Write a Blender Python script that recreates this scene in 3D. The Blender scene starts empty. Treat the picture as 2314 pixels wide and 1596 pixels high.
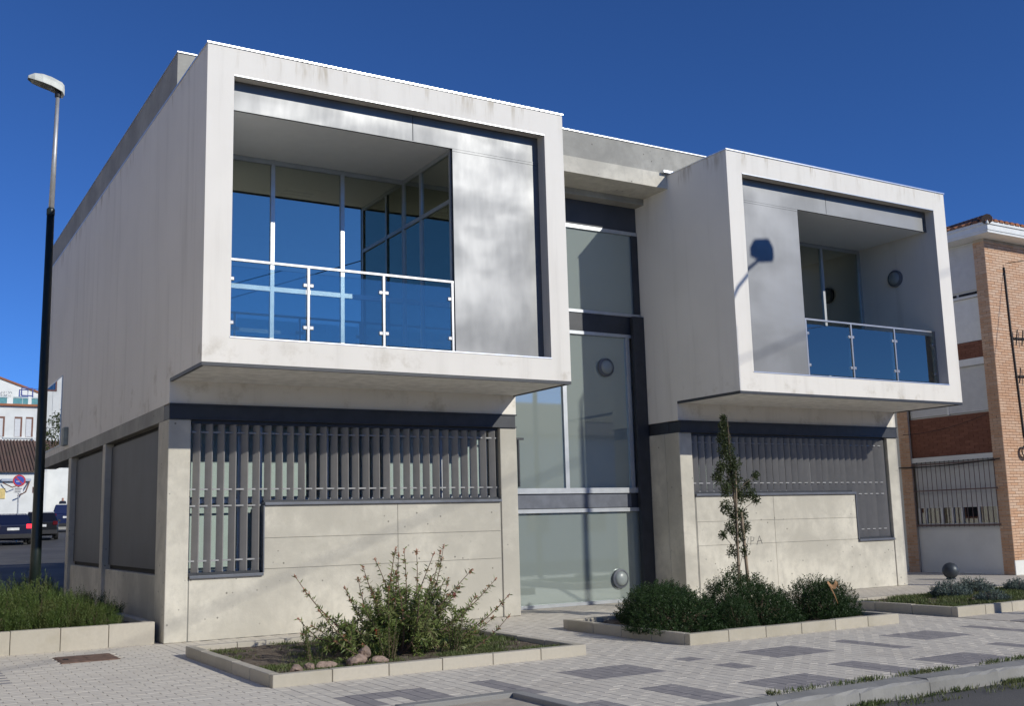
import bpy, bmesh, math, random
from mathutils import Vector, Matrix
random.seed(7)
R_ = math.radians
SC = bpy.context.scene
COL = SC.collection

# ------------------------------------------------------------------ camera
CAM = Vector((-3.430, -13.086, 1.461))
YAW, PITCH, ROLL = 0.5435, 0.1577, -0.0265
_f = Vector((math.sin(YAW)*math.cos(PITCH), math.cos(YAW)*math.cos(PITCH), math.sin(PITCH)))
_r = Vector((math.cos(YAW), -math.sin(YAW), 0)); _u = _r.cross(_f)
CR = _r*math.cos(ROLL) + _u*math.sin(ROLL); CU = -_r*math.sin(ROLL) + _u*math.cos(ROLL)
FOC = 2405.5/2314.0
cd = bpy.data.cameras.new('camera'); cam = bpy.data.objects.new('camera', cd); COL.objects.link(cam)
cd.sensor_width = 36; cd.lens = 36*FOC; cd.clip_start = 0.1; cd.clip_end = 3000
M = Matrix.Identity(4)
for i in range(3):
    M[i][0] = CR[i]; M[i][1] = CU[i]; M[i][2] = -_f[i]; M[i][3] = CAM[i]
cam.matrix_world = M; SC.camera = cam
def proj(p):                      # normalised picture coordinates (x 0..1, y 0..1), depth
    d = Vector(p) - CAM; z = d.dot(_f)
    if z < .1: return None
    return (.5 + FOC*d.dot(CR)/z, .5 - FOC*d.dot(CU)/z*(1024/707), z)

# ------------------------------------------------------------------ light
SUN = Vector((0.52, -1.0, 0.565)).normalized()          # towards the sun
EL = math.asin(SUN.z); AZ = math.atan2(SUN.x, SUN.y)
w = bpy.data.worlds.new('World'); SC.world = w; w.use_nodes = True
nt = w.node_tree; nt.nodes.clear()
sky = nt.nodes.new('ShaderNodeTexSky'); sky.sky_type = 'NISHITA'; sky.sun_disc = False
sky.sun_elevation = EL; sky.sun_rotation = AZ; sky.altitude = 1500; sky.air_density = 0.68; sky.dust_density = 0.0; sky.ozone_density = 10.0
bg = nt.nodes.new('ShaderNodeBackground'); bg.inputs[1].default_value = 0.118
wo = nt.nodes.new('ShaderNodeOutputWorld')
hs = nt.nodes.new('ShaderNodeMix'); hs.data_type = 'RGBA'; hs.blend_type = 'MULTIPLY'; hs.inputs[0].default_value = 1; hs.inputs[7].default_value = (.80, .93, 1.06, 1)
nt.links.new(sky.outputs[0], hs.inputs[6]); nt.links.new(hs.outputs[2], bg.inputs[0]); nt.links.new(bg.outputs[0], wo.inputs[0])
sl = bpy.data.lights.new('sun', 'SUN'); sl.energy = 3.3; sl.angle = R_(0.53); sl.color = (1, .972, .885)
so = bpy.data.objects.new('sun', sl); COL.objects.link(so); so.rotation_euler = SUN.to_track_quat('Z', 'Y').to_euler(); so.location = (10, -30, 30)
SC.view_settings.view_transform = 'Standard'; SC.view_settings.look = 'None'
SC.view_settings.exposure = 0.03; SC.view_settings.gamma = 1
SC.render.engine = 'CYCLES'
SC.cycles.max_bounces = 10; SC.cycles.transparent_max_bounces = 24; SC.cycles.caustics_reflective = False; SC.cycles.caustics_refractive = False

# ------------------------------------------------------------------ materials
class NT:
    def __init__(s, name):
        s.m = bpy.data.materials.new(name); s.m.use_nodes = True; s.t = s.m.node_tree; s.t.nodes.clear()
        s.out = s.n('ShaderNodeOutputMaterial'); s._pos = None
    def n(s, ty, **k):
        x = s.t.nodes.new(ty)
        for a, b in k.items(): setattr(x, a, b)
        return x
    def l(s, a, b): s.t.links.new(a, b)
    def pos(s, sc=(1, 1, 1), loc=(0, 0, 0)):
        if s._pos is None: s._pos = s.n('ShaderNodeNewGeometry').outputs['Position']
        mp = s.n('ShaderNodeMapping'); mp.inputs['Scale'].default_value = sc; mp.inputs['Location'].default_value = loc
        s.l(s._pos, mp.inputs[0]); return mp.outputs[0]
    def noise(s, v, scale, detail=4, rough=.55, dist=0):
        x = s.n('ShaderNodeTexNoise'); x.inputs['Scale'].default_value = scale; x.inputs['Detail'].default_value = detail
        x.inputs['Roughness'].default_value = rough; x.inputs['Distortion'].default_value = dist; s.l(v, x.inputs['Vector']); return x.outputs['Fac']
    def ramp(s, f, a, b, ca=0., cb=1.):
        x = s.n('ShaderNodeMapRange'); x.interpolation_type = 'SMOOTHSTEP'
        for i, v in zip((1, 2, 3, 4), (a, b, ca, cb)): x.inputs[i].default_value = v
        s.l(f, x.inputs[0]); return x.outputs[0]
    def mix(s, f, a, b, mode='MIX'):
        x = s.n('ShaderNodeMix', data_type='RGBA', blend_type=mode)
        for i, v in ((0, f), (6, a), (7, b)):
            if isinstance(v, (int, float)): x.inputs[i].default_value = v
            elif isinstance(v, (tuple, list)): x.inputs[i].default_value = (*v[:3], 1)
            else: s.l(v, x.inputs[i])
        return x.outputs[2]
    def math(s, op, a, b=0.):
        x = s.n('ShaderNodeMath', operation=op)
        for i, v in ((0, a), (1, b)):
            if isinstance(v, (int, float)): x.inputs[i].default_value = v
            else: s.l(v, x.inputs[i])
        return x.outputs[0]
    def bsdf(s, col, rough=.6, metal=0., bump=None, bstr=.3, bdist=.01, spec=.5, **k):
        p = s.n('ShaderNodeBsdfPrincipled')
        def st(i, v):
            if isinstance(v, (int, float)): p.inputs[i].default_value = v
            elif isinstance(v, (tuple, list)): p.inputs[i].default_value = (*v[:3], 1)
            else: s.l(v, p.inputs[i])
        st('Base Color', col); st('Roughness', rough); st('Metallic', metal); st('Specular IOR Level', spec)
        for a, b in k.items(): st(a, b)
        if bump is not None:
            bn = s.n('ShaderNodeBump'); bn.inputs['Strength'].default_value = bstr; bn.inputs['Distance'].default_value = bdist
            s.l(bump, bn.inputs['Height']); s.l(bn.outputs[0], p.inputs['Normal'])
        s.l(p.outputs[0], s.out.inputs[0]); return p
def simple(name, col, rough=.6, metal=0., var=.12, scale=6., bstr=.15, spec=.5):
    t = NT(name); v = t.pos(); n1 = t.noise(v, scale, 5); n2 = t.noise(v, scale*9, 3)
    c = t.mix(t.ramp(n1, .3, .7), [x*(1-var) for x in col], [min(1, x*(1+var)) for x in col])
    t.bsdf(c, rough, metal, n2, bstr, .004, spec); return t.m
ZT = 7.707
def m_plaster():
    t = NT('white_plaster'); v = t.pos()
    streak = t.noise(t.pos((2.2, 2.2, .16)), 1.6, 5, .6); cloud = t.noise(v, .7, 4); fine = t.noise(v, 55, 3)
    c = t.mix(t.ramp(streak, .48, .78, 0, .42), (.86, .815, .735), (.55, .51, .44))
    c = t.mix(t.ramp(cloud, .35, .75, 0, .35), c, (.72, .68, .61))
    # brown run-off marks below the roof edge and along the lower lip
    z = t.n('ShaderNodeSeparateXYZ'); t.l(v, z.inputs[0])
    drip = t.noise(t.pos((3.5, 3.5, .5)), 1.0, 4, .7)
    hi = t.math('MULTIPLY', t.ramp(z.outputs[2], 7.32, 7.68), t.ramp(drip, .52, .70, 0, .75))
    lo = t.math('MULTIPLY', t.ramp(z.outputs[2], 3.95, 3.60), t.ramp(t.noise(v, 2.3, 5, .65), .52, .72, 0, .5))
    c = t.mix(hi, c, (.42, .35, .24)); c = t.mix(lo, c, (.45, .39, .29))
    t.bsdf(c, .85, 0, fine, .25, .004, .25); return t.m
def m_concrete(name, col, dark=.72):
    t = NT(name); v = t.pos()
    a = t.noise(v, .9, 6, .62, .4); b = t.noise(t.pos((3, 3, .7)), 1.7, 5, .6); f = t.noise(v, 38, 4, .7)
    sp = t.noise(v, 130, 3, .8); md = t.noise(v, 6, 5, .65)
    c = t.mix(t.ramp(a, .32, .72), [x*dark for x in col], [min(1, x*1.12) for x in col])
    c = t.mix(t.ramp(b, .48, .78, 0, .55), c, [x*.74 for x in col])
    c = t.mix(t.ramp(md, .42, .72, 0, .5), c, [x*.72 for x in col])
    c = t.mix(t.ramp(sp, .5, .8, 0, .35), c, [x*.55 for x in col])
    # blow holes
    vo = t.n('ShaderNodeTexVoronoi'); vo.inputs['Scale'].default_value = 7; vo.inputs['Randomness'].default_value = 1; t.l(v, vo.inputs['Vector'])
    hole = t.math('MULTIPLY', t.ramp(vo.outputs['Distance'], .13, .06), t.ramp(t.noise(v, 2.1, 3), .46, .54))
    c = t.mix(t.math('MULTIPLY', hole, .75), c, (.12, .11, .09))
    h = t.math('SUBTRACT', f, hole)
    t.bsdf(c, .82, 0, h, .3, .006, .3); return t.m
def m_alu():
    t = NT('brushed_aluminium'); v = t.pos()
    a = t.noise(t.pos((.7, .7, 1.1)), 1.0, 3, .5, .3); b = t.noise(t.pos((1, 1, .25)), 7, 4, .6)
    fine = t.noise(t.pos((1, 1, 40)), 12, 2)
    c = t.mix(t.ramp(a, .3, .7), (.18, .183, .188), (.225, .227, .23))  # soft clouds mixed into the metal tone imitate the mirrored sky
    rr = t.math('ADD', t.ramp(a, .30, .70, .58, .47), t.ramp(b, .3, .7, -.015, .02))
    hgt = t.math('MULTIPLY', fine, .04)
    t.bsdf(c, rr, 1.0, hgt, .05, .01); return t.m
def m_glass(name, tint, refl, rough=0.0, rtint=(1, 1, 1)):
    t = NT(name); tr = t.n('ShaderNodeBsdfTransparent'); tr.inputs[0].default_value = (*tint, 1)
    gl = t.n('ShaderNodeBsdfGlossy'); gl.inputs['Roughness'].default_value = rough; gl.inputs[0].default_value = (*rtint, 1)
    lw = t.n('ShaderNodeFresnel'); lw.inputs[0].default_value = 1.5
    f = t.math('ADD', t.math('MULTIPLY', lw.outputs[0], 1.0-refl), refl)
    mx = t.n('ShaderNodeMixShader'); t.l(f, mx.inputs[0]); t.l(tr.outputs[0], mx.inputs[1]); t.l(gl.outputs[0], mx.inputs[2])
    t.l(mx.outputs[0], t.out.inputs[0]); return t.m
def m_film():
    t = NT('filmed_stair_glass'); tr = t.n('ShaderNodeBsdfTransparent'); tr.inputs[0].default_value = (.62, .70, .66, 1)
    df = t.n('ShaderNodeBsdfDiffuse'); df.inputs[0].default_value = (.47, .53, .495, 1)
    gl = t.n('ShaderNodeBsdfGlossy'); gl.inputs['Roughness'].default_value = .03; gl.inputs[0].default_value = (.88, .97, .93, 1)
    b = t.n('ShaderNodeMixShader'); b.inputs[0].default_value = .55; t.l(tr.outputs[0], b.inputs[1]); t.l(df.outputs[0], b.inputs[2])
    fr = t.n('ShaderNodeFresnel'); fr.inputs[0].default_value = 1.5
    c = t.n('ShaderNodeMixShader'); t.l(t.math('ADD', t.math('MULTIPLY', fr.outputs[0], .8), .20), c.inputs[0]); t.l(b.outputs[0], c.inputs[1]); t.l(gl.outputs[0], c.inputs[2])
    t.l(c.outputs[0], t.out.inputs[0]); return t.m
def m_leaf(name, c1, c2, c3=None, rough=.5, trans=.25):
    t = NT(name); oi = t.n('ShaderNodeNewGeometry'); rnd = oi.outputs['Random Per Island']
    n = t.noise(t.pos(), 4, 3)
    c = t.mix(rnd, c1, c2); c = t.mix(t.ramp(n, .4, .7, 0, .5), c, c3 or c2)
    p = t.bsdf(c, rough, 0, None, spec=.3)
    tl = t.n('ShaderNodeBsdfTranslucent'); t.l(c, tl.inputs[0])
    mx = t.n('ShaderNodeMixShader'); mx.inputs[0].default_value = trans
    t.l(p.outputs[0], mx.inputs[1]); t.l(tl.outputs[0], mx.inputs[2]); t.l(mx.outputs[0], t.out.inputs[0]); return t.m
def m_rand(name, c1, c2, rough=.8, fine=40, stain=None, bstr=.25):
    """pieces: colour drifts from island to island and object to object"""
    t = NT(name); g = t.n('ShaderNodeNewGeometry'); oi = t.n('ShaderNodeObjectInfo')
    r = t.math('FRACT', t.math('ADD', g.outputs['Random Per Island'], oi.outputs['Random']))
    v = t.pos(); n = t.noise(v, fine, 3); big = t.noise(v, .55, 6, .68)
    c = t.mix(r, c1, c2); c = t.mix(t.ramp(big, .46, .70, 0, .7), c, stain or [x*.7 for x in c1])
    c = t.mix(t.ramp(n, .35, .7, 0, .2), c, [x*.72 for x in c1])
    t.bsdf(c, rough, 0, n, bstr, .004, .3); return t.m
def m_asphalt():
    t = NT('asphalt'); v = t.pos(); n = t.noise(v, 60, 4, .7); b = t.noise(v, .35, 5, .6); s = t.noise(v, 180, 2)
    c = t.mix(t.ramp(b, .35, .7), (.085, .083, .080), (.14, .135, .128)); c = t.mix(t.ramp(s, .55, .75, 0, .5), c, (.22, .21, .20))
    t.bsdf(c, .85, 0, n, .5, .01, .3); return t.m
def m_farpave():
    t = NT('far_paving'); b = t.n('ShaderNodeTexBrick'); b.offset = .5
    b.inputs['Scale'].default_value = 1; b.inputs['Brick Width'].default_value = .22; b.inputs['Row Height'].default_value = .12; b.inputs['Mortar Size'].default_value = .006
    b.inputs['Color1'].default_value = (.66, .60, .51, 1); b.inputs['Color2'].default_value = (.59, .54, .46, 1); b.inputs['Mortar'].default_value = (.26, .23, .2, 1)
    mp = t.pos(); t.l(mp, b.inputs['Vector']); n = t.noise(mp, .8, 5)
    c = t.mix(t.ramp(n, .4, .75, 0, .4), b.outputs[0], (.36, .33, .30)); t.bsdf(c, .85, spec=.3); return t.m
def m_soil():
    t = NT('soil'); v = t.pos(); n = t.noise(v, 9, 6, .7); f = t.noise(v, 60, 4, .7)
    c = t.mix(t.ramp(n, .35, .65), (.13, .10, .075), (.26, .215, .165)); c = t.mix(t.ramp(f, .6, .75, 0, .6), c, (.40, .35, .28))
    t.bsdf(c, .95, 0, f, .8, .03, .1); return t.m
MT = dict(
 plaster=m_plaster(), concrete=m_concrete('fair_faced_concrete', (.64, .60, .505), .76), concrete2=m_concrete('parapet_concrete', (.40, .385, .34)),
 steel=simple('dark_blue_steel', (.034, .037, .044), .45, 0, .15), sill=simple('grey_blue_sill', (.145, .155, .18), .4, .3),
 alu=m_alu(), aluf=simple('aluminium_frame', (.50, .52, .54), .38, .6, .06), flash=simple('metal_flashing', (.75, .76, .77), .3, .85, .05),
 slat=simple('grey_louvre', (.265, .255, .245), .5, .1, .05), slatrod=simple('pale_rod', (.30, .30, .30), .5, .2),
 panel=simple('anthracite_panel', (.055, .060, .072), .5, 0, .12, 2.), soffit=simple('white_soffit', (.70, .69, .66), .8),
 ceil=simple('white_ceiling', (.86, .86, .85), .8, 0, .015), room=simple('room_wall', (.62, .62, .59), .9), dark=simple('dark_gap', (.015, .015, .016), .8),
 glass=m_glass('solar_glass', (.58, .63, .61), .46, 0.0, (.90, .92, .78)), rail_glass=m_glass('railing_glass', (.66, .77, .80), .17, 0, (1, .95, .82)),
 stair_glass=m_film(), win_glass=m_glass('window_glass', (.93, .97, .955), .07),
 blind=simple('white_blind', (.84, .86, .84), .8, 0, .03), steelrail=simple('stainless', (.36, .36, .37), .38, .9, .04),
 white_wall=simple('stair_wall', (.60, .62, .60), .85, 0, .05, 1.5), lampglass=simple('opal_lamp', (.27, .30, .295), .35, 0, .04), lampring=simple('lamp_ring', (.12, .13, .15), .5),
 paver=m_rand('pale_paver', (.70, .645, .55), (.655, .60, .51), stain=(.56, .51, .435)), paverd=m_rand('dark_paver', (.34, .315, .305), (.30, .28, .275), stain=(.27, .25, .25)),
 joint=simple('joint_sand', (.44, .39, .32), .95), farpave=m_farpave(), asphalt=m_asphalt(), soil=m_soil(),
 kerb=m_rand('pale_kerb_stone', (.55, .50, .41), (.47, .43, .35), .8, 30, (.38, .34, .25)), granite=m_rand('granite_kerb', (.36, .35, .33), (.27, .265, .25), .8, 45, (.16, .155, .145), .5),
 rust=simple('rusty_cover', (.20, .125, .09), .7, .2, .3, 14), rock=simple('pinkish_rock', (.29, .21, .165), .9, 0, .35, 12, .6),
 rosemary=m_leaf('rosemary_leaf', (.065, .115, .025), (.125, .175, .045), (.15, .135, .055)), hebe=m_leaf('dark_hedge_leaf', (.022, .048, .014), (.045, .085, .022), (.035, .07, .02)),
 greygreen=m_leaf('grey_green_leaf', (.09, .13, .11), (.15, .19, .17)), bottle=m_leaf('bottlebrush_leaf', (.12, .18, .045), (.23, .275, .085), (.24, .23, .10)),
 bud=m_leaf('pink_bud', (.42, .16, .09), (.55, .25, .15)), redfl=m_leaf('red_flower', (.35, .02, .03), (.5, .04, .05)), twig=simple('twig_bark', (.16, .11, .075), .9),
 treeleaf=m_leaf('tree_leaf', (.045, .065, .022), (.085, .105, .04)), grass=m_leaf('grass_blade', (.075, .12, .03), (.14, .17, .06), (.20, .18, .09)),
 bark=simple('bark', (.16, .12, .085), .9, 0, .3, 20, .5), stake=simple('stake_wood', (.30, .23, .16), .85, 0, .2, 12), dryleaf=simple('dry_leaf', (.40, .22, .10), .8),
 pole_dark=simple('dark_green_pole', (.012, .020, .017), .35), pole_grey=simple('galvanised_pole', (.50, .50, .50), .45, .5), lamp_head=simple('pale_lamp_head', (.62, .63, .56), .5), lamp_lens=simple('lamp_lens', (.16, .16, .13), .25),
 brick=m_rand('orange_brick', (.60, .36, .22), (.68, .49, .35), .85, 30, (.52, .31, .19)), brickd=m_rand('brown_brick', (.20, .085, .055), (.26, .115, .075), .85, 30, (.17, .075, .05)), mortar=simple('mortar', (.50, .43, .34), .9),
 white=simple('white_render', (.74, .74, .70), .85, 0, .06, 1.2), whitepaint=simple('white_paint', (.78, .78, .75), .6, 0, .04), shutter=simple('white_shutter', (.66, .66, .65), .6, 0, .04), bars=simple('brown_bars', (.15, .10, .09), .5),
 tile=m_rand('clay_tile', (.40, .155, .075), (.30, .12, .06), .85, 25, (.24, .13, .08)), tileold=m_rand('old_clay_tile', (.20, .125, .095), (.13, .085, .07), .9, 25, (.10, .08, .06)),
 cable=simple('black_cable', (.015, .014, .014), .6), iron=simple('iron_ball', (.05, .06, .07), .45, .3), box=simple('junction_box', (.30, .33, .30), .6),
 yellow=simple('yellow_paint', (.72, .55, .22), .8), teal=simple('teal_panel', (.10, .30, .32), .6), bluem=simple('blue_metal', (.10, .13, .36), .5), brownsh=simple('brown_shutter', (.18, .075, .045), .6),
 tyre=simple('tyre', (.015, .015, .015), .85), rim=simple('wheel_rim', (.45, .46, .48), .35, .7), carglass=m_glass('car_glass', (.40, .46, .46), .14), plate=simple('plate', (.75, .75, .73), .5), trim=simple('black_trim', (.02, .02, .022), .6),
 red=simple('sign_red', (.50, .03, .04), .5), blue=simple('sign_blue', (.03, .07, .40), .5), skin=simple('skin', (.48, .28, .20), .6), jacket=simple('dark_jacket', (.025, .03, .05), .8), trousers=simple('trousers', (.05, .05, .06), .85),
 cream=simple('cream_render', (.88, .80, .64), .85, 0, .05, 1.2), terracotta=simple('red_render', (.48, .10, .05), .85), ink=simple('graffiti_ink', (.10, .10, .11), .8),
)
def m_carpaint(name, col):
    t = NT(name); t.bsdf(col, .35, .2, spec=.5, **{'Coat Weight': 1.0, 'Coat Roughness': .06}); return t.m
def m_tail():
    t = NT('lit_tail_lamp'); p = t.bsdf((.5, .01, .015), .3); p.inputs['Emission Color'].default_value = (1, .03, .05, 1); p.inputs['Emission Strength'].default_value = 2.2; return t.m
MT['tail'] = simple('tail_lamp', (.10, .004, .006), .25); MT['taillit'] = m_tail(); MT['headlamp'] = simple('head_lamp', (.6, .6, .6), .15, .5)

# ------------------------------------------------------------------ mesh helpers
ORG = {}                                            # world position of each object's local origin
def tag(o, label=None, cat=None, group=None, kind=None):
    for k, v in (('label', label), ('category', cat), ('group', group), ('kind', kind)):
        if v: o[k] = v
    return o
def thing(name, label, cat, loc=(0, 0, 0), group=None):
    o = bpy.data.objects.new(name, None); o.empty_display_size = .1; COL.objects.link(o); o.location = loc
    ORG[o.name] = Vector(loc); return tag(o, label, cat, group)
class MB:
    def __init__(s): s.v = []; s.f = []; s.mi = []
    def add(s, vs, fs, mi=0):
        b = len(s.v); s.v += [tuple(v) for v in vs]
        for f in fs: s.f.append([b+i for i in f]); s.mi.append(mi)
        return s
    def box(s, x0, x1, y0, y1, z0, z1, mi=0):
        x0, x1 = min(x0, x1), max(x0, x1); y0, y1 = min(y0, y1), max(y0, y1); z0, z1 = min(z0, z1), max(z0, z1)
        return s.add([(x0, y0, z0), (x1, y0, z0), (x1, y1, z0), (x0, y1, z0), (x0, y0, z1), (x1, y0, z1), (x1, y1, z1), (x0, y1, z1)],
              [(0, 3, 2, 1), (4, 5, 6, 7), (0, 1, 5, 4), (1, 2, 6, 5), (2, 3, 7, 6), (3, 0, 4, 7)], mi)
    def prism(s, poly, ax, a, b, mi=0):
        """extrude a polygon (two coordinates) along axis ax from a to b"""
        def P(q, t):
            return {'x': (t, q[0], q[1]), 'y': (q[0], t, q[1]), 'z': (q[0], q[1], t)}[ax]
        n = len(poly); vs = [P(q, a) for q in poly] + [P(q, b) for q in poly]
        fs = [tuple(range(n))[::-1], tuple(range(n, 2*n))] + [(i, (i+1) % n, n+(i+1) % n, n+i) for i in range(n)]
        return s.add(vs, fs, mi)
    def tube(s, pts, r, n=8, mi=0, cap=True):
        pts = [Vector(p) for p in pts]; rr = r if isinstance(r, (list, tuple)) else [r]*len(pts); b = len(s.v); m = len(pts)
        prev = None
        for i, p in enumerate(pts):
            d = (pts[min(i+1, m-1)] - pts[max(i-1, 0)]).normalized()
            a = prev if prev is not None else (Vector((0, 0, 1)) if abs(d.z) < .9 else Vector((1, 0, 0)))
            x = (a - d*a.dot(d)).normalized(); y = d.cross(x); prev = x
            for k in range(n):
                t = 2*math.pi*k/n; s.v.append(tuple(p + (x*math.cos(t)+y*math.sin(t))*rr[i]))
        for i in range(m-1):
            for k in range(n):
                s.f.append([b+i*n+k, b+i*n+(k+1) % n, b+(i+1)*n+(k+1) % n, b+(i+1)*n+k]); s.mi.append(mi)
        if cap:
            s.f.append([b+k for k in range(n)][::-1]); s.mi.append(mi); s.f.append([b+(m-1)*n+k for k in range(n)]); s.mi.append(mi)
        return s
    def lathe(s, prof, c, ax=(0, 0, 1), n=20, mi=0):
        """prof: (radius, height along ax) pairs"""
        ax = Vector(ax).normalized(); q = ax.to_track_quat('Z', 'Y'); c = Vector(c); b = len(s.v); m = len(prof)
        for r, h in prof:
            for k in range(n):
                t = 2*math.pi*k/n; s.v.append(tuple(c + q @ Vector((r*math.cos(t), r*math.sin(t), h))))
        for i in range(m-1):
            for k in range(n):
                s.f.append([b+i*n+k, b+i*n+(k+1) % n, b+(i+1)*n+(k+1) % n, b+(i+1)*n+k]); s.mi.append(mi)
        return s
    def build(s, name, mats, parent=None, smooth=False, bevel=0):
        me = bpy.data.meshes.new(name); off = ORG.get(parent.name, Vector()) if parent else Vector()
        me.from_pydata([(v[0]-off.x, v[1]-off.y, v[2]-off.z) for v in s.v], [], s.f)
        for m in (mats if isinstance(mats, (list, tuple)) else [mats]): me.materials.append(MT[m] if isinstance(m, str) else m)
        me.polygons.foreach_set('material_index', s.mi)
        if smooth: me.polygons.foreach_set('use_smooth', [True]*len(s.f))
        o = bpy.data.objects.new(name, me); COL.objects.link(o)
        if parent: o.parent = parent
        ORG[o.name] = off
        if bevel:
            b = o.modifiers.new('bevel', 'BEVEL'); b.width = bevel; b.segments = 2; b.limit_method = 'ANGLE'
        return o
def struct(o): o['kind'] = 'structure'; return o
def box(name, mat, parent, *a, bevel=0): return MB().box(*a).build(name, mat, parent, bevel=bevel)
def inst(src, name, parent, loc, rz=0, scale=None, mat=None):
    """a piece sharing mesh data; loc in world coordinates"""
    o = bpy.data.objects.new(name, src if isinstance(src, bpy.types.Mesh) else src.data); COL.objects.link(o)
    off = ORG.get(parent.name, Vector()) if parent else Vector()
    o.parent = parent; o.location = Vector(loc) - off; o.rotation_euler = (0, 0, rz)
    if scale: o.scale = scale
    ORG[o.name] = Vector(loc); return o
def mesh_only(mb, name, mats):
    o = mb.build(name, mats); me = o.data; bpy.data.objects.remove(o); return me

# ================================================================== SETTING
def rise(y): return .034*max(0, min(y, 62)-10) + .02*max(0, min(y, 110)-62)
def make_ground():
    mb = MB(); xs = [-300, -120, -60, -30, -15, -6, 0, 6, 15, 30, 60, 120, 300]
    ys = [-200, -80, -30, -14, -6, 0, 6, 10, 16, 24, 34, 44, 54, 62, 80, 110, 200, 500]
    vs = [(x, y, -.135 + rise(y)) for y in ys for x in xs]; n = len(xs)
    mb.add(vs, [(j*n+i, j*n+i+1, (j+1)*n+i+1, (j+1)*n+i) for j in range(len(ys)-1) for i in range(n-1)])
    return struct(mb.build('ground', 'asphalt'))
ground = make_ground()
road = struct(MB().add([(-80, -15, -.128), (80, -15, -.128), (80, -6.6, -.128), (-80, -6.6, -.128)], [(0, 1, 2, 3)]).build('road', 'asphalt'))
# pavement sheet: joint bed under the pavers, far paving beyond them
PX0, PX1, PY0, PY1 = -4.4, 9.6, -6.38, 1.66
pavement = struct(MB().box(-40, 50, PY0, 7.5, -.13, -.006).build('pavement', 'joint'))
far = MB()
for a in ((-40, PX0, PY0, 7.5), (PX1, 50, PY0, 7.5), (PX0, PX1, PY1, 7.5)):
    far.box(a[0], a[1], a[2], a[3], -.0055, -.002)
far.build('far_paving', 'farpave', pavement)
BEDS = [(-.12, 3.42, -3.16, .02), (4.80, 8.40, -3.26, -.62), (9.62, 18.2, -3.25, -1.05), (.30, 1.46, -6.15, -4.93)]   # planting beds and tree pit
P = 2.345
def is_dark(x, y):
    if -4.72 < y < -4.04 and ((x-.07) % P) < .84 and not (-2 < x < 0): return not (.3 < x < .6 and y < -4.4)
    u = (x-1.50) % P
    if -5.05 < y < -4.04 and u < .26 and x > 0: return not (3.5 < x < 4.5 and -4.66 < y < -4.30)
    if x > 1.6 and -6.28 < y < -5.66 and ((x-.93) % P) < .84: return True
    if x > 1.6 and -6.28 < y < -5.36 and ((x-.10) % P) < .30: return True
    if x < -2.12 and -1.1 < y < .2: return True
    return False
DCUT = sorted([-4.72, -4.04, -5.05, -6.28, -5.66, -5.36, -4.4, -4.66, -4.30])
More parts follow.
